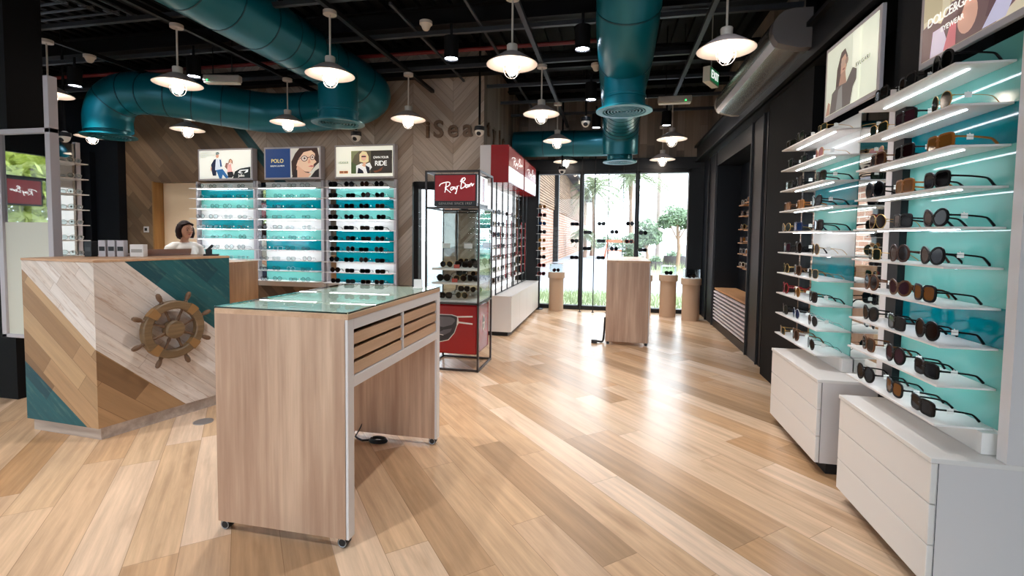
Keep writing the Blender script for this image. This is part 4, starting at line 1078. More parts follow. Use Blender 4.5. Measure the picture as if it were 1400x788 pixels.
def person():
    t = thing('person', 'person with a dark bob and white t-shirt sitting behind the reception desk', 'person', (-5.52, 5.32, .605), R(76))
    b = MB()
    b.tube([(0, .02, .02), (0, .0, .13), (0, -.01, .25), (0, -.02, .38), (0, -.015, .48), (0, -.01, .545)], [.14, .125, .11, .12, .10, .055], 16)
    b.ell((0, -.02, .43), (.165, .09, .09)); b.ell((0, .03, .06), (.175, .13, .10))
    b.tube([(0, -.01, .50), (0, -.022, .57), (0, -.035, .63)], [.056, .046, .05], 12)
    hd = Matrix.Rotation(R(10), 3, 'X')
    b.ell((0, -.055, .70), (.072, .092, .105), 18, 14, 0, hd)
    b.ell((0, -.085, .635), (.045, .052, .045))                          # jaw
    b.ell((0, -.150, .685), (.013, .022, .022)); b.ell((0, -.143, .705), (.008, .016, .025))    # nose
    b.ell((0, -.132, .642), (.022, .012, .007)); b.ell((0, -.130, .632), (.018, .012, .007))    # lips
    for s in (-1, 1):
        b.ell((s*.073, -.04, .69), (.012, .024, .033))                   # ears
        b.ell((s*.03, -.132, .715), (.02, .012, .008))                   # brow
        b.tube([(s*.12, -.01, .485), (s*.178, -.015, .455), (s*.205, -.02, .37), (s*.215, -.04, .24), (s*.19, -.16, .165), (s*.14, -.25, .14)], [.05, .055, .046, .040, .036, .027], 12)
        hx, hy, hz = s*.125, -.285, .138
        b.ell((hx, hy, hz), (.036, .046, .017), 12, 8)
        for f, (fx, fl) in enumerate(((-.027, .062), (-.009, .072), (.009, .068), (.027, .052))):
            q = Vector((hx+fx, hy-.035, hz))
            b.tube([q, q+Vector((0, -fl*.45, .006)), q+Vector((0, -fl*.8, -.006)), q+Vector((0, -fl, -.020))], [.0095, .009, .0082, .0065], 8)
        b.tube([(hx-s*.03, hy+.02, hz), (hx-s*.052, hy-.012, hz-.002), (hx-s*.056, hy-.042, hz-.008)], [.012, .0105, .008], 8)
        b.tube([(s*.09, .0, .03), (s*.12, -.2, .04), (s*.13, -.40, .02)], [.085, .08, .06], 12)
        b.tube([(s*.13, -.40, .03), (s*.13, -.41, -.2), (s*.13, -.39, -.48)], [.06, .055, .038], 12)
        b.ell((s*.13, -.44, -.515), (.042, .11, .036))
    o = b.build('body', 'skin', t)
    r = o.modifiers.new('one_surface', 'REMESH'); r.mode = 'VOXEL'; r.voxel_size = .0085; r.use_smooth_shade = True
    sm = o.modifiers.new('soft', 'SMOOTH'); sm.factor = .5; sm.iterations = 3
    h = MB()
    h.ell((0, -.030, .728), (.085, .094, .100), 20, 14, 0, hd)
    for s in (-1, 1): h.tube([(s*.055, -.025, .77), (s*.078, -.04, .71), (s*.082, -.045, .65), (s*.072, -.055, .595)], [.032, .034, .034, .022], 10)
    h.tube([(0, .03, .74), (0, .045, .68), (0, .035, .59)], [.065, .07, .055], 14)
    h.ell((0, .01, .64), (.085, .07, .075))
    h.tube([(-.072, -.085, .765), (-.04, -.122, .778), (.0, -.136, .785), (.04, -.122, .778), (.072, -.085, .765)], [.014, .013, .012, .013, .014], 8)
    ho = h.build('hair', 'hair', t)
    r = ho.modifiers.new('one_surface', 'REMESH'); r.mode = 'VOXEL'; r.voxel_size = .009; r.use_smooth_shade = True
    c = MB()
    c.tube([(0, .02, .03), (0, .0, .13), (0, -.01, .25), (0, -.02, .38), (0, -.015, .48), (0, -.012, .535)], [.155, .14, .125, .133, .112, .070], 18)
    c.ell((0, -.02, .43), (.176, .102, .098))
    for s in (-1, 1): c.tube([(s*.06, -.01, .50), (s*.12, -.01, .490), (s*.178, -.015, .455), (s*.205, -.02, .37), (s*.21, -.026, .32)], [.05, .058, .064, .060, .058], 14)
    co = c.build('t_shirt', 'shirt', t)
    r = co.modifiers.new('one_surface', 'REMESH'); r.mode = 'VOXEL'; r.voxel_size = .011; r.use_smooth_shade = True
    sm = co.modifiers.new('soft', 'SMOOTH'); sm.factor = .5; sm.iterations = 2
    j = MB(); j.ell((0, .03, .05), (.188, .143, .108))
    for s in (-1, 1):
        j.tube([(s*.09, .0, .03), (s*.12, -.2, .04), (s*.13, -.40, .02)], [.097, .091, .072], 12)
        j.tube([(s*.13, -.40, .03), (s*.13, -.41, -.2), (s*.13, -.39, -.46)], [.072, .066, .052], 12)
    jo = j.build('trousers', 'jeans', t)
    r = jo.modifiers.new('one_surface', 'REMESH'); r.mode = 'VOXEL'; r.voxel_size = .012; r.use_smooth_shade = True
    for s in (-1, 1):
        MB().ell((s*.03, -.139, .698), (.012, .007, .006), 10, 6).build('eye', 'dark', t)
        MB().tube([(s*.016, -.146, .722), (s*.032, -.144, .726), (s*.046, -.134, .722)], .0032, 6).build('eyebrow', 'hair', t)
    MB().ell((0, -.138, .640), (.021, .009, .0075), 12, 6).build('lips', 'lip', t)
person()

# ------------------------------------------------------------------ display table with glass top (entrance side)
def oak_table(label, x0, x1, y0, y1, h, glass_top):
    cx, cy = (x0+x1)/2, (y0+y1)/2; w, l = (x1-x0)/2, (y1-y0)/2
    t = thing('display_table', label, 'display table', (cx, cy, 0))
    zb = .037
    for s in (-1, 1): MB().box(-w, w-.008, s*l-(.045 if s > 0 else 0), s*l+(.045 if s < 0 else 0), zb, h-.028).build('end_panel', 'oak', t, .001)
    mb = MB()                                        # white frame on the open long side
    mb.box(w-.012, w+.002, -l, -l+.046, zb, h-.03); mb.box(w-.012, w+.002, l-.046, l, zb, h-.03)
    mb.box(w-.012, w+.002, -l+.046, l-.046, h-.075, h-.03); mb.box(w-.012, w+.002, -l+.046, l-.046, .655, .70)
    mb.box(w-.012, w+.002, -.006, .006, .70, h-.075)
    mb.build('side_frame', 'white_metal', t, .001)
    for a, b in ((-l+.05, -.01), (.01, l-.05)):
        for k in range(3):
            z0 = .704+k*.062
            MB().box(w-.02, w-.004, a, b, z0, z0+.047).build('slat', 'oak_y', t, .001)
    MB().box(-w, -w+.015, -l+.045, l-.045, .655, h-.03).build('rear_panel', 'white_metal', t)
    MB().box(-w+.015, w-.02, -l+.045, l-.045, .655, .67).build('tray_floor', 'oak_y', t)
    mb = MB(); mb.box(-w, w+.004, -l, l, h-.03, h-.008)
    mb.build('top', 'oak_y', t, .0015)
    if glass_top:
        MB().box(-w+.03, w-.03, -l+.03, l-.03, h-.0079, h-.0068).build('tray_lining', 'white', t)
        g = MB().box(-w, w+.004, -l, l, h-.0058, h).build('glass_top', 'glass_top', t)
        mb = MB(); mb.box(-w-.0005, -w, -l, l, h-.006, h); mb.box(w+.004, w+.0045, -l, l, h-.006, h); mb.box(-w, w, -l-.0005, -l, h-.006, h); mb.box(-w, w, l, l+.0005, h-.006, h)
        mb.build('glass_edge', 'glass_edge', g)
    for sx in (-1, 1):
        for sy in (-1, 1):
            c = (sx*(w-.03), sy*(l-.022))
            k = MB().box(c[0]-.02, c[0]+.02, c[1]-.014, c[1]+.014, .022, zb).build('caster', 'rubber', t)
            MB().grid([[(c[0]+r*math.cos(q*2*PI/18), c[1]+yy, .021+r*math.sin(q*2*PI/18)) for q in range(18)] for r, yy in ((.012, -.02), (.021, -.018), (.021, .018), (.012, .02))]).build('wheel', 'rubber', k)
            MB().torus((c[0], c[1]-.0185, .021), .017, .002, 18, 5, 0, 'y').build('hub_ring', 'alu', k)
    return t
oak_table('oak display table with a glass top, slatted white side and casters', -1.637, -1.02, 1.718, 2.76, .968, True)
oak_table('plain oak display table beyond the red glass case, seen end-on', -.056, .443, 5.80, 7.0, 1.012, False)
t = thing('card_holder', 'small white blank card holder on the corner of the glass-topped table', 'card holder', (-1.10, 2.62, .968), R(20))
MB().box(-.03, .03, -.02, .02, 0, .006).build('base', 'white', t); MB().bar((0, 0, .004), (0, .008, .052), .05, .003).build('card', 'white', t)
mb = MB()
pts = [(-1.55, 2.70, .01), (-1.48, 2.66, .008), (-1.42, 2.70, .008)]
for k in range(3):
    for q in range(14): pts.append((-1.385+(.055-.004*k)*math.cos(PI+q*2*PI/14), 2.68+(.034-.002*k)*math.sin(PI+q*2*PI/14), .008+.006*k))
mb.tube(smooth_pts(pts, 2), .006, 6)
mb.tube(smooth_pts([(-1.55, 2.70, .01), (-1.50, 2.73, .15), (-1.53, 2.76, .4), (-1.55, 2.70, .65)], 4), .004, 6)
tag(mb.build('power_cable', 'cable'), 'coiled black power cable on the floor under the glass-topped table', 'cable')
mb = MB()
mb.tube(smooth_pts([(-.065, 5.95, .30), (-.072, 5.93, .12), (-.085, 5.90, .02), (-.13, 5.86, .018), (-.19, 5.84, .03)], 4), .012, 8)
mb.box(-.22, -.15, 5.81, 5.85, 0, .04)
tag(mb.build('power_strip', 'cable'), 'black power strip and cord on the floor beside the plain oak table', 'power strip')
tag(MB().lathe((-2.675, 2.70, 0), [(.06, 0), (.06, .003), (.05, .004), (.02, .004)], 24).build('floor_socket_cover', 'alu'), 'round grey socket cover set in the floor by the reception', 'cover')

# ------------------------------------------------------------------ red glass case
X0, X1, Y0, Y1 = -1.72, -1.205, 4.285, 4.765
cx, cy = (X0+X1)/2, (Y0+Y1)/2; w, d = (X1-X0)/2, (Y1-Y0)/2
t = thing('glass_showcase', 'tall steel-framed glass showcase with a red base and red lit sign', 'showcase', (cx, cy, 0))
fr_ = MB(); q = .018
for sx in (-1, 1):
    for sy in (-1, 1): fr_.box(sx*w-q/2, sx*w+q/2, sy*d-q/2, sy*d+q/2, 0, 1.88)
for z in (.012, .64, 1.535, 1.871):
    for sy in (-1, 1): fr_.bar((-w, sy*d, z), (w, sy*d, z), q)
    for sx in (-1, 1): fr_.bar((sx*w, -d, z), (sx*w, d, z), q)
fr_.build('frame', 'steel', t)
bx = MB().box(-w+.02, w-.012, -d+.012, d-.03, .155, .63).build('base_box', 'red', t, .02)
# aviator picture on the front of the base
GR1, GR2, WHT = (60, 58, 62), (150, 150, 156), (236, 230, 226)
ap = art('picture', .42, .44, [(WHT, [(.02, .34), (.08, .24), (.22, .19), (.42, .24), (.56, .40), (.62, .56), (.66, .62), (.98, .60), (.98, .63), (.66, .655), (.64, .74), (.98, .76), (.98, .79), (.62, .77), (.5, .80), (.2, .80), (.04, .77), (0, .6)]),
                          ((40, 36, 40), [(.03, .345), (.088, .255), (.22, .207), (.412, .254), (.548, .408), (.607, .565), (.622, .725), (.612, .755), (.49, .785), (.2, .785), (.05, .755), (.012, .6)]),
                          ((104, 102, 108), [(.06, .55), (.3, .52), (.5, .58), (.57, .66), (.56, .71), (.46, .745), (.2, .745), (.08, .69)]), ((96, 94, 100), [(.12, .36), (.3, .34), (.46, .42), (.5, .5), (.3, .46)]),
                          ((40, 36, 40), [(.12, .5), (.2, .72), (.22, .72), (.2, .52), (.3, .47), (.28, .44), (.14, .46)]),
                          (WHT, [(.16, .36), (.3, .34), (.3, .355), (.16, .375)])], bx, (.0, -d+.0115, .40), .0)
ap2 = art('side_emblem', .16, .2, [(WHT, ellpts(.5, .55, .3, .4)), ((70, 66, 72), ellpts(.5, .55, .22, .3)), (WHT, rc(.3, .7, .5, .58)), (WHT, rc(.46, .56, .1, .5))], bx, (w-.0115, 0, .42), .0); ap2.rotation_euler.z = PI/2
MB().box(-w+.01, w-.01, -d+.01, d-.01, .648, .662).build('display_floor', 'white', t)
for z in (.83, .965): MB().box(-w+.035, w-.03, -d+.06, d-.02, z-.02, z).build('shelf', 'white', t, .002)
MB().box(-w+.02, w-.02, -d+.05, d-.02, 1.15, 1.156).build('shelf', 'glass', t)
MB().box(-w+.01, w-.01, d-.016, d-.010, .66, 1.53).build('back_mirror', 'mirror', t)
MB().box(-w+.012, w-.012, -d-.002, -d+.003, .66, 1.53).build('front_glass', 'glass', t)
for s in (-1, 1): MB().box(s*w-.003, s*w+.003, -d+.012, d-.012, .66, 1.53).build('side_glass', 'glass', t)
sg = MB().box(-w+.07, w-.03, -d+.02, d-.05, 1.55, 1.85).build('sign_box', 'sign_black', t, .003)
sw = 2*w-.1; sc = .02
MB().box(sc-sw/2+.012, sc+sw/2-.012, -d+.016, -d+.02, 1.60, 1.838).build('sign_face', 'red_sign', sg)
script_sign('lettering', sw-.04, .235, sg, (sc, -d+.0155, 1.722), 'lit_white')
text_mesh('lettering', 'GENUINE SINCE 1937', .031, 'lamp_grey', sg, (sc, -d+.018, 1.574), depth=.0006, spacing=1.12)
mb = MB(); mb.box(w-.03, w-.026, -d+.05, d-.08, 1.58, 1.84); mb.build('side_face', 'lit_white', sg)
mb = MB(); mb.box(w-.026, w-.024, -.03, .05, 1.6, 1.83); mb.build('side_print', 'red', sg)
for i, (x, y, z, st, lc) in enumerate(((-.12, -.08, .662, 'wayfarer', 'black'), (.03, -.04, .662, 'aviator', 'green'), (-.14, -.08, .83, 'round', 'green'), (.02, -.06, .83, 'aviator', 'brown'), (.14, -.02, .83, 'wayfarer', 'black'), (-.12, -.06, .965, 'aviator', 'grey'), (.03, -.04, .965, 'wayfarer', 'black'), (.15, -.06, .965, 'round', 'brown'))):
    fcn = 'gold' if st == 'aviator' else 'black'
    where = {.662: 'floor', .83: 'lower shelf', .965: 'upper white shelf'}[z]
    spectacles((cx+x, cy+y, z+.0005), R(rnd.uniform(-20, 20)), st, fcn, lc, '%s %s sunglasses with %s lenses on the %s of the red showcase' % (fcn, st, lc, where), 'sunglasses in the red showcase', True, True)
for i, (x, z, wd) in enumerate(((-.10, 1.156, 'towards the reception'), (.12, 1.156, 'towards the windows'), (-.02, .8315, 'lowest, on the lower white shelf'))):
    if i < 2: tag(MB().box(-.04, .04, -.005, .005, 0, .045).build('name_card', 'white', loc=(cx+x, cy-.12, z)), 'small white blank card on the glass shelf of the red showcase, %s' % wd, 'card')
for x, z in ((.02, .965), (.0, .83)):
    tag(MB().box(-.028, .028, -.003, .003, 0, .036).build('name_card', artm((196, 70, 56), 0.), loc=(cx+x, cy-.16, z)), 'small red card standing on the %s shelf of the red showcase' % ('upper white' if z > .9 else 'lower white'), 'card')

# ------------------------------------------------------------------ red-signed wall unit towards the windows
def wall_unit(label, y0, y1):
    t = thing('sign_rack', label, 'display rack', (-1.66, (y0+y1)/2, 0), PI/2)      # front faces the aisle
    h = (y1-y0)/2                                                                     # local x: towards the windows
    MB().box(-h, h, -.03, 0, .5, 1.94).build('back_panel', 'glow', t)
    hb = MB().box(-h, h, -.37, -.14, 1.95, 2.42).build('sign_box', 'red', t, .003)
    MB().box(-h, h, -.14, 0, 1.95, 2.42).build('sign_back', 'white_metal', t)
    MB().box(-h+.02, h-.02, -.373, -.37, 2.16, 2.40).build('sign_face', 'red_sign', hb)
    MB().box(-h+.02, h-.02, -.374, -.37, 1.97, 2.155).build('picture_face', 'lit_white', hb)
    script_sign('lettering', 2*h*.8, .26, hb, (0, -.3745, 2.25), 'lit_white')
    for k in range(9):
        z = .66+k*.15
        MB().box(-h+.02, h-.02, -.2, -.032, z-.006, z).build('shelf', 'glass' if k > 5 else 'white', t)
    for x in (-h+.01, -h*.33, h*.33, h-.01):
        MB().box(x-.007, x+.007, -.225, -.21, .52, 1.95).build('upright', 'black', t)
    for z in (.53, 1.24): MB().box(-h, h, -.225, -.21, z-.005, z+.005).build('cross_bar', 'black', t)
    for x in (-h*.6, h*.05, h*.7): MB().box(x-.012, x+.012, -.235, -.225, 1.0-.3*(x > 0), 1.5-.1*(x < 0)).build('accent_strip', 'red', t)
    return t
wall_unit('red-signed wall rack with lit white back, next to the glass showcase', 5.93, 6.98)
wall_unit('red-signed wall rack with lit white back, next to the windows', 7.06, 8.10)
for u, (y0, y1) in enumerate(((5.93, 6.98), (7.06, 8.10))):
    for k in range(7):
        for j in range(4):
            st, fc, lc = rnd.choice(STY[:5]), rnd.choice(('black', 'black', 'tortoiseshell', 'gold', 'red')), rnd.choice(('black', 'grey', 'green', 'brown', 'blue'))
            spectacles((-1.66+.165, y0+.15+j*.25, .66+k*.15+.0005), PI/2+R(rnd.uniform(-10, 10)), st, fc, lc,
                       '%s %s frames, %s lenses, %s from windows, %s shelf up, red-signed rack by the %s' % (fc, st, lc, ORD[3-j], ORD[k], ('showcase', 'windows')[u]), 'sunglasses on the red-signed racks', False, False)
t = thing('low_cabinet', 'long low white cabinet with doors under the red-signed racks', 'cabinet', (-1.65, 7.05, 0))
MB().box(0, .40, -1.13, 1.12, .055, .50).build('body', 'white', t)
MB().box(0, .425, -1.135, 1.125, .50, .515).build('top', 'white', t, .002)
for k in range(4):
    y0 = -1.13+k*.5625
    MB().box(.40, .42, y0+.002, y0+.5605, .057, .497).build('door', 'white', t, .002)
MB().box(0, .37, -1.10, 1.1, 0, .055).build('plinth', 'kick', t)

# shelf ends standing against the first window pane, beyond the wall unit
t = thing('window_rack', 'slim black upright with small white shelves at the window edge', 'display rack', (-1.24, 8.32, 0))
MB().box(-.02, .02, -.02, .02, .5, 1.84).build('upright', 'black', t)
for k in range(9): MB().box(-.05, .14, -.06, .06, .60+k*.145-.006, .60+k*.145).build('shelf', 'white', t)
MB().lathe((0, 0, 0), [(.08, 0), (.08, .01), (.02, .02), (.018, .5)], 16).build('base', 'black', t)
for k in range(9):
    fc, lc, st = rnd.choice((('black', 'blue', 'aviator'), ('red', 'black', 'wayfarer'), ('black', 'grey', 'wayfarer'), ('gold', 'amber', 'round')))
    spectacles((-1.19, 8.27, .60+k*.145+.0005), R(10), st, fc, lc, '%s %s sunglasses on the slim window-edge rack, %s shelf up' % (fc, st, ORD[k]), 'sunglasses on the window-edge rack', False, False)

# ------------------------------------------------------------------ round pedestals at the window
def pedestal(x, y, s, h, label, case=True):
    t = thing('pedestal', label, 'pedestal', (x, y, 0), 0, 'round kraft pedestals')
    MB().lathe((0, 0, 0), [(.125*s, 0), (.125*s, h-.10)], 32, caps=True).build('column', 'cardboard', t)
    MB().lathe((0, 0, 0), [(.14*s, h-.10), (.145*s, h-.095), (.145*s, h-.003), (.142*s, h), (.02, h)], 32).build('cap', 'cardboard', t)
    MB().lathe((0, 0, h), [(.13*s, 0), (.13*s, .004), (.02, .004)], 32).build('disc', 'white', t)
    k = .105*s
    g = MB()
    for a in range(4):
        v = [(-k, -k), (k, -k), (k, k), (-k, k)]; p, q = v[a], v[(a+1) % 4]
        g.bar((p[0], p[1], h+.074), (q[0], q[1], h+.074), .003, .14)
    g.box(-k, k, -k, k, h+.142, h+.146)
    c = g.build('clear_case', 'casing', t)
    e = MB()
    for sx in (-1, 1):
        for sy in (-1, 1): e.box(sx*k-.002, sx*k+.002, sy*k-.002, sy*k+.002, h+.004, h+.146)
    e.build('case_edge', 'wire', c)
    return t
for x, y, s, h, w, st in ((-.93, 8.28, 1., .665, 'between the low white cabinet and the mullion', 'aviator'), (.52, 8.18, 1., .665, 'half hidden by the plain oak table', 'round'), (.905, 8.14, 1.02, .68, 'alone in front of the garden pane', 'wayfarer'), (1.22, 7.88, 1.05, .655, 'against the black wall', 'round')):
    pedestal(x, y, s, h, 'round kraft-board pedestal with a clear display case, '+w)
    spectacles((x, y-.05, h+.0045), R(20), st, 'black', 'grey', 'black %s sunglasses in the pedestal case %s' % (st, w), 'sunglasses on the pedestals', True, False)

# hanging cable display in front of the panes
CX = [-.515, -.298, -.075, .165, .386]
for i, x in enumerate(CX):
    mb = MB().tube([(x, 8.2, .01), (x, 8.2, 2.95)], .0045 if i > 1 else .008, 8).lathe((x, 8.2, 0), [(.025, 0), (.02, .01), (.006, .015)], 12)
    tag(mb.build('display_cable', 'cable'), 'thin black display cable at the window, %s counted from the red signs' % ORD[i], 'cable', 'window display cables')
HANG = [(-.623, 1.486), (-.156, 1.49), (.278, 1.493), (-.398, 1.349), (-.002, 1.353), (.488, 1.343), (-.617, 1.2), (-.15, 1.206), (.27, 1.203), (-.407, 1.078), (.034, 1.074), (.481, 1.069), (-.637, .924), (-.181, .927)]
for i, (x, z) in enumerate(HANG):
    fc = 'red' if i == 8 else rnd.choice(('black', 'black', 'brown')); st = rnd.choice(('wayfarer', 'round', 'square'))
    n = min(range(5), key=lambda k: abs(CX[k]-x))
    x2 = CX[n]+(.106 if x > CX[n] else -.106)
    t = tag(MB().box(x2-.09, x2+.09, 8.10, 8.2, z-.026, z-.023).build('hanging_shelf', 'casing'), 'small clear shelf held on the window cables at %s height, %s from the red signs' % (('top', 'second', 'third', 'fourth', 'lowest')[[0, 0, 0, 1, 1, 1, 2, 2, 2, 3, 3, 3, 4, 4][i]], ORD[i % 3]), 'shelf', 'clear shelves on the window cables')
    spectacles((x2, 8.13, z-.0225), R(rnd.uniform(-8, 8)), st, fc, 'grey', '%s %s sunglasses on the %s row of the window cables, %s from the red signs' % (fc, st, ('top', 'second', 'third', 'fourth', 'lowest')[[0, 0, 0, 1, 1, 1, 2, 2, 2, 3, 3, 3, 4, 4][i]], ORD[i % 3]), 'sunglasses hanging at the window', False, False)

# ------------------------------------------------------------------ niche in the black wall: slatted bench and floating shelves
t = thing('slatted_bench', 'oak-topped bench with white horizontal slats in the black wall niche', 'bench', (RX, 6.58, 0))
MB().box(.01, .30, -.87, .87, .54, .565).build('top', 'bench_wood', t)
MB().box(.03, .30, -.87, .87, .102, .54).build('carcass', 'black_matt', t)
for k in range(9): MB().box(-.002, .03, -.86, .86, .115+k*.048, .137+k*.048).build('slat', 'slat_white', t)
ys = (5.85, 6.02, 6.2, 6.4)
for i, y in enumerate(ys[:3]):
    tag(MB().tube([(RX+.16, y, .565), (RX+.16, y, 2.33)], .006, 8).build('shelf_rod', 'alu'), 'thin metal rod carrying the little wooden niche shelves, %s from the entrance' % ORD[i], 'rod', 'niche rods')
for k in range(6):
    z = .93+k*.155
    for j, (y, o) in enumerate(((5.9, .0), (6.14, .012), (6.40, .004))):
        dz = (.012, -.008, .004)[(j+k) % 3]
        s = MB().box(RX+.08, RX+.24, y-.11, y+.11, z+dz-.012, z+dz).build('wooden_shelf', 'bench_wood')
        tag(s, 'small floating wooden niche shelf, %s row above the bench, %s from the entrance' % (ORD[k], ORD[j]), 'shelf', 'floating niche shelves')
        fc = rnd.choice(('clear', 'silver', 'brown', 'gold'))
        spectacles((RX+.105, y, z+dz+.0005), -PI/2+R(15), rnd.choice(('round', 'oval')), fc, rnd.choice(('brown', 'plain', 'amber')), '%s frames on the wooden niche shelf, %s row up, %s from the entrance' % (fc, ORD[k], ORD[j]), 'glasses in the black niche', False, True)

# ------------------------------------------------------------------ framed mirror and edge-on rack by the left column
t = thing('framed_mirror', 'tall white-framed mirror over a cream panel beside the reception', 'mirror', (-4.15, 2.705, 0))
mb = MB(); mb.box(-.235, -.19, -.03, .03, .49, 2.0); mb.box(.23, .275, -.03, .03, .49, 2.36); mb.box(-.235, .275, -.03, .03, 1.965, 2.0); mb.box(-.235, .275, -.03, .03, .49, .515)
mb.build('frame', 'grey_frame', t, .003)
MB().box(-.19, .23, -.012, -.004, 1.335, 1.965).build('mirror_glass', 'mirror', t)
MB().box(-.19, .23, -.014, .01, .515, 1.335).build('lower_panel', 'cream', t)
t = thing('side_rack', 'white-shelved rack seen edge-on behind the framed mirror', 'display rack', (-4.9, 3.5, 0))
MB().box(-.16, -.13, -.2, .2, .55, 2.1).build('back_panel', 'mirror', t)
for k in range(10): MB().box(-.13, .0, -.2, .2, SZ[k]-.008, SZ[k]).build('shelf', 'white', t)
for y in (-.2, .2): MB().box(-.16, -.12, y-.02, y+.02, .0, 2.12).build('post', 'grey_frame', t)
for k in range(3, 10):
    for j, y in enumerate((-.12, .1)):
        spectacles((-4.93, 3.5+y, SZ[k]+.0005), PI/2, 'oval', 'clear', 'plain', 'pale clear eyeglasses on the edge-on rack behind the mirror, %s shelf down, %s' % (ORD[9-k], ('entrance side', 'wall side')[j]), 'eyeglasses on the edge-on rack', False, True, 'eyeglasses')

# red signs in the shop front behind the viewpoint, seen in the mirror
for i, x in enumerate((-1.25, -.62, -1.9)):
    t = thing('window_sign', 'red lit window sign, reflected in the framed mirror, %s' % ('middle one', 'end towards the reception', 'end towards the shop front')[i], 'sign', (-10.25, x, 1.95), PI/2)
    MB().box(-.28, .28, -.03, .03, -.24, .24).build('frame', 'sign_black', t)
    MB().box(-.25, .25, -.034, -.03, -.21, .21).build('sign_face', 'red_sign', t)
    script_sign('lettering', .44, .26, t, (0, -.0345, 0), 'lit_white')

# ------------------------------------------------------------------ outdoors
struct('ground', B(-45, 45, 8.62, 90, -.12, -.04), 'pave')
struct('ground_rear', B(-45, 45, -40, -4, -.12, -.04).box(-45, -10.4, -4, 8.62, -.12, -.04).box(2.2, 45, -4, 8.62, -.12, -.04).box(-10.4, -1.82, 6.3, 8.62, -.12, -.04), 'pave')
def lawn(x0, x1, y0, y1, n, h, label):
    mb = MB(); rg = random.Random(int(x0*10+y0*7+99))
    mb.box(x0, x1, y0, y1, -.045, -.03)
    for i in range(n):
        x, y = rg.uniform(x0, x1), rg.uniform(y0, y1); a = rg.uniform(0, PI); q = h*rg.uniform(.5, 1.2)
        dx, dy = math.cos(a)*.01, math.sin(a)*.01; lx, ly = rg.uniform(-.06, .06), rg.uniform(-.06, .06)
        mb.poly([(x-dx, y-dy, -.04), (x+dx, y+dy, -.04), (x+lx, y+ly, q)])
    o = mb.build('grass', 'grass', smooth=False); stuff(o)
    return tag(o, label, 'grass')
lawn(-3.2, 2.4, 9.2, 11.2, 3400, .13, 'strip of tall green grass just outside the windows')
lawn(.6, 9, 15.5, 30, 5000, .35, 'green lawn around the stone planters outside')
def leafball(mb, c, r, n, size, rg):
    for i in range(n):
        v = Vector((rg.gauss(0, 1), rg.gauss(0, 1), rg.gauss(0, 1))).normalized()*(rg.random()**.4)
        p = Vector(c)+Vector((v.x*r[0], v.y*r[1], v.z*r[2]))
        a = Vector((rg.uniform(-1, 1), rg.uniform(-1, 1), rg.uniform(-1, 1))).normalized()*size; b = a.orthogonal().normalized()*size*.45
        mb.poly([p-a, p-b, p+a, p+b])
def tree(x, y, h, balls, label, rad=.09, seed=1, group=None, lsize=.1, n=420, lm='leaf'):
    rg = random.Random(seed)
    t = thing('tree', label, 'tree', (x, y, -.04), 0, group)
    mb = MB().tube([(0, 0, 0), (.05, 0, h*.4), (-.03, .02, h*.75), (0, 0, h)], [rad*1.2, rad, rad*.8, rad*.4], 10)
    for bx_, by_, bz_, _r in balls: mb.tube([(0, 0, h*.55), (bx_*.6, by_*.6, bz_*.9), (bx_, by_, bz_)], [rad*.5, rad*.35, rad*.15], 6)
    mb.build('trunk', 'bark', t)
    mb = MB()
    for bx_, by_, bz_, r in balls: leafball(mb, (bx_, by_, bz_), (r, r, r*.8), n, lsize, rg)
    mb.build('crown', lm, t, smooth=False)
def palm(x, y, h, fl, label, seed):
    rg = random.Random(seed)
    t = thing('palm_tree', label, 'palm tree', (x, y, -.04))
    MB().tube([(0, 0, 0), (.1, 0, h*.3), (.05, 0, h*.7), (0, 0, h)], [.17, .12, .10, .13], 12).build('trunk', 'bark', t)
    mb = MB()
    for i in range(56):
        a = rg.uniform(0, 2*PI); e = rg.uniform(-.7, 1.1)
        d = Vector((math.cos(a)*math.cos(e), math.sin(a)*math.cos(e), math.sin(e)))
        side = Vector((-math.sin(a), math.cos(a), 0))
        P = [Vector((0, 0, h))+d*fl*s-Vector((0, 0, .55*fl*s*s)) for s in (0, .3, .55, .8, 1.)]
        mb.tube(P, [.02, .016, .012, .008, .004], 4)
        for k in range(1, 5):
            for sd in (-1, 1):
                for m_ in range(3):
                    b0 = P[k-1].lerp(P[k], m_/3); tip = b0+side*sd*fl*.28*(1-k*.12)+d*fl*.16-Vector((0, 0, .16*fl))
                    mb.poly([b0, b0+d*.05, tip])
    mb.build('crown', 'palm', t, smooth=False)
palm(.93, 28, 4.75, 2.1, 'taller palm tree seen through the middle pane beside the mullion', 3)
palm(-1.36, 34, 4.7, 1.9, 'slimmer pale palm tree seen through the middle of the first wide pane', 5)
palm(-1.75, 31, 1.5, .9, 'small stocky palm beside the brick building outside', 8)
tree(2.55, 20, 2.2, [(-.15, 0, 2.2, .55), (.2, .2, 2.05, .5), (.45, 0, 1.9, .35), (-.45, .1, 1.95, .35)], 'small round-crowned tree outside beside the black window jamb', .07, 11, None, .09, 420)
tree(1.35, 20, 1.5, [(0, 0, 1.7, .45), (-.2, .1, 1.2, .4), (.25, 0, 1.35, .4)], 'bushy green shrub tree outside in the garden pane', .06, 12, None, .09, 380)
tree(.95, 22, 1.1, [(0, 0, 1.15, .5), (-.1, .1, .7, .45)], 'low dark bush outside beside the middle mullion', .05, 13, None, .09, 340)
tree(-.3, 38, .9, [(0, 0, 1.0, .7), (.9, 0, .9, .6), (-.7, 0, .8, .5)], 'low round hedge bushes far outside beyond the paving', .05, 14, None, .1, 300)
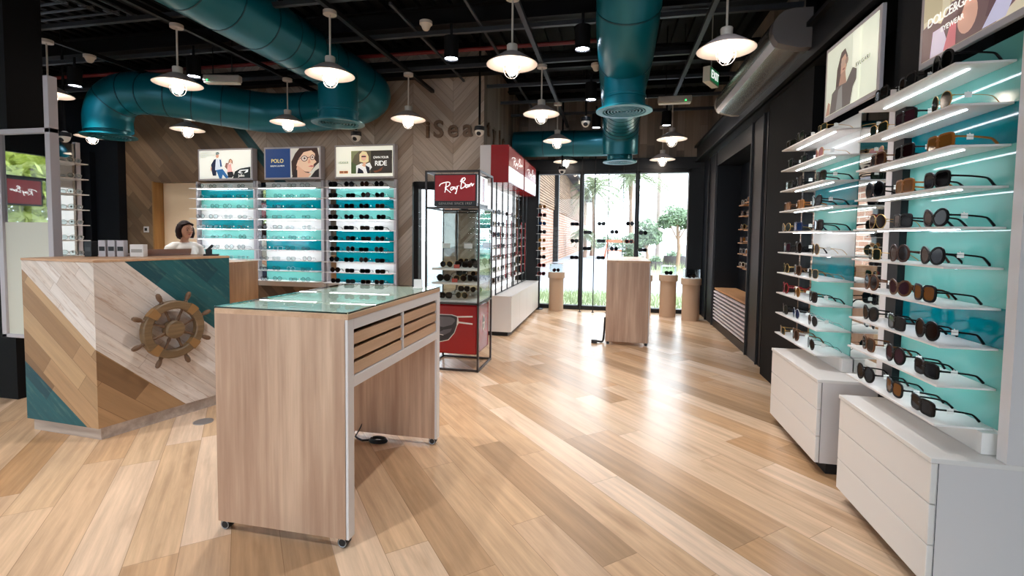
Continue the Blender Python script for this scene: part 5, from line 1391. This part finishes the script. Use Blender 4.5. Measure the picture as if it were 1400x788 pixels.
for i, (x, y, w_) in enumerate(((-14.5, -4.2, 'tall leafy tree outside the corner window'), (-15, -1.4, 'second leafy tree outside the corner window'), (-14.2, -6.6, 'third leafy tree outside the corner window'))):
    tree(x, y, 3.2, [(0, 0, 3.2, 1.2), (-.9, .2, 2.7, 1.), (.9, 0, 2.6, 1.), (0, .3, 1.8, .9)], w_+', seen only in mirrors', .14, 20+i, None, .2, 380, 'leaf_sun')
tag(MB().tube([(2.94, 33, 0), (2.94, 33, 6.6)], [.14, .10], 12).build('light_pole', 'concrete'), 'tall pale pole outside in the garden pane', 'pole')
for i, (x, y, r, h, w_) in enumerate(((2.62, 21.5, .48, .55, 'largest round slate planter outside by the black jamb'), (1.75, 20.5, .32, .34, 'smaller round slate planter outside beside the largest one'), (1.2, 21, .4, .3, 'low slate planter outside near the middle mullion'))):
    t = thing('planter', w_, 'planter', (x, y, -.04))
    MB().lathe((0, 0, 0), [(r*.9, 0), (r, h*.5), (r*.92, h), (r*.8, h), (r*.78, h*.9), (.02, h*.9)], 24).build('tub', 'slab_dark', t)
    mb = MB(); leafball(mb, (0, 0, h+.05), (r*.7, r*.7, .18), 120, .07, random.Random(40+i)); mb.build('plant', 'leaf', t, smooth=False)
t = thing('play_frame', 'orange wooden play frame far outside beyond the paving', 'play frame', (.25, 30, 0))
MB().bar((-.7, 0, 0), (-.5, 0, 1.1), .09).bar((.7, 0, 0), (.5, 0, 1.1), .09).build('leg', 'orange', t)
MB().box(-.62, .62, -.05, .05, .95, 1.12).build('beam', 'orange', t); MB().box(-.55, .55, -.2, .2, .4, .5).build('seat', 'orange', t)
# brick building
t = thing('brick_building', 'brick and timber-slatted building along the paving outside', 'building', (-2.95, 20, 0))
MB().box(-1.2, 0, -8.5, 36, -.05, 2.6).build('wall', 'brick', t)
mb = MB()
for k in range(22): mb.box(-.02, .05, -8.5, 36, 2.62+k*.115, 2.70+k*.115)
mb.box(-1.2, -.02, -8.5, 36, 2.6, 5.2)
mb.build('slat_cladding', 'timber', t)
MB().box(-1.3, .7, -8.6, 36.1, 5.2, 5.4).build('roof', 'slab_dark', t)
for y in (-2.5, 4.4): MB().box(-.05, .25, y, y+.35, 0, 5.2).build('pier', 'black', t)
MB().box(0, .28, -8.5, -2.5, 2.55, 2.66).build('gutter', 'slab_dark', t)
MB().box(.7, .85, -8.6, 36.1, 5.0, 5.2).build('roof_edge', 'strut', t)
# a pale clad building beyond the side window
t = thing('pale_building', 'pale board-clad building outside the side window', 'building', (-14.5, 10.5, 0))
mb = MB()
for k in range(22): mb.box(-4, 4, -.03+.01*(k % 2), .2, k*.2, k*.2+.19)
mb.build('board_cladding', 'concrete', t); MB().box(-4.1, 4.1, -.1, .5, 4.4, 4.55).build('roof_edge', 'slab_dark', t)

# ------------------------------------------------------------------ light and camera
wd = bpy.data.worlds.new('overcast_sky'); bpy.context.scene.world = wd; wd.use_nodes = True
bg = wd.node_tree.nodes['Background']; bg.inputs['Color'].default_value = (.82, .91, 1., 1); bg.inputs['Strength'].default_value = 6.2

cam = bpy.data.cameras.new('camera'); co = bpy.data.objects.new('camera', cam); C.objects.link(co)
yaw, pitch, roll = .2047, .0509, .0123
fw = Vector((-math.sin(yaw)*math.cos(pitch), math.cos(yaw)*math.cos(pitch), -math.sin(pitch)))
rt = Vector((math.cos(yaw), math.sin(yaw), 0)); up = rt.cross(fw)
r2 = rt*math.cos(roll)+up*math.sin(roll); u2 = up*math.cos(roll)-rt*math.sin(roll)
co.matrix_world = Matrix(((r2.x, u2.x, -fw.x, 0), (r2.y, u2.y, -fw.y, 0), (r2.z, u2.z, -fw.z, 1.28), (0, 0, 0, 1)))
cam.sensor_width = 36; cam.sensor_fit = 'HORIZONTAL'; cam.lens = 657.65*36/1400
cam.shift_y = -(394-356.17)/1400
cam.clip_start = .05; cam.clip_end = 200
sc = bpy.context.scene; sc.camera = co
sc.view_settings.view_transform = 'Standard'; sc.view_settings.look = 'None'; sc.view_settings.gamma = 1; sc.view_settings.use_curve_mapping = False
sc.view_settings.exposure = 0.
sc.cycles.max_bounces = 10; sc.cycles.diffuse_bounces = 4; sc.cycles.glossy_bounces = 5; sc.cycles.transparent_max_bounces = 16; sc.cycles.caustics_reflective = False
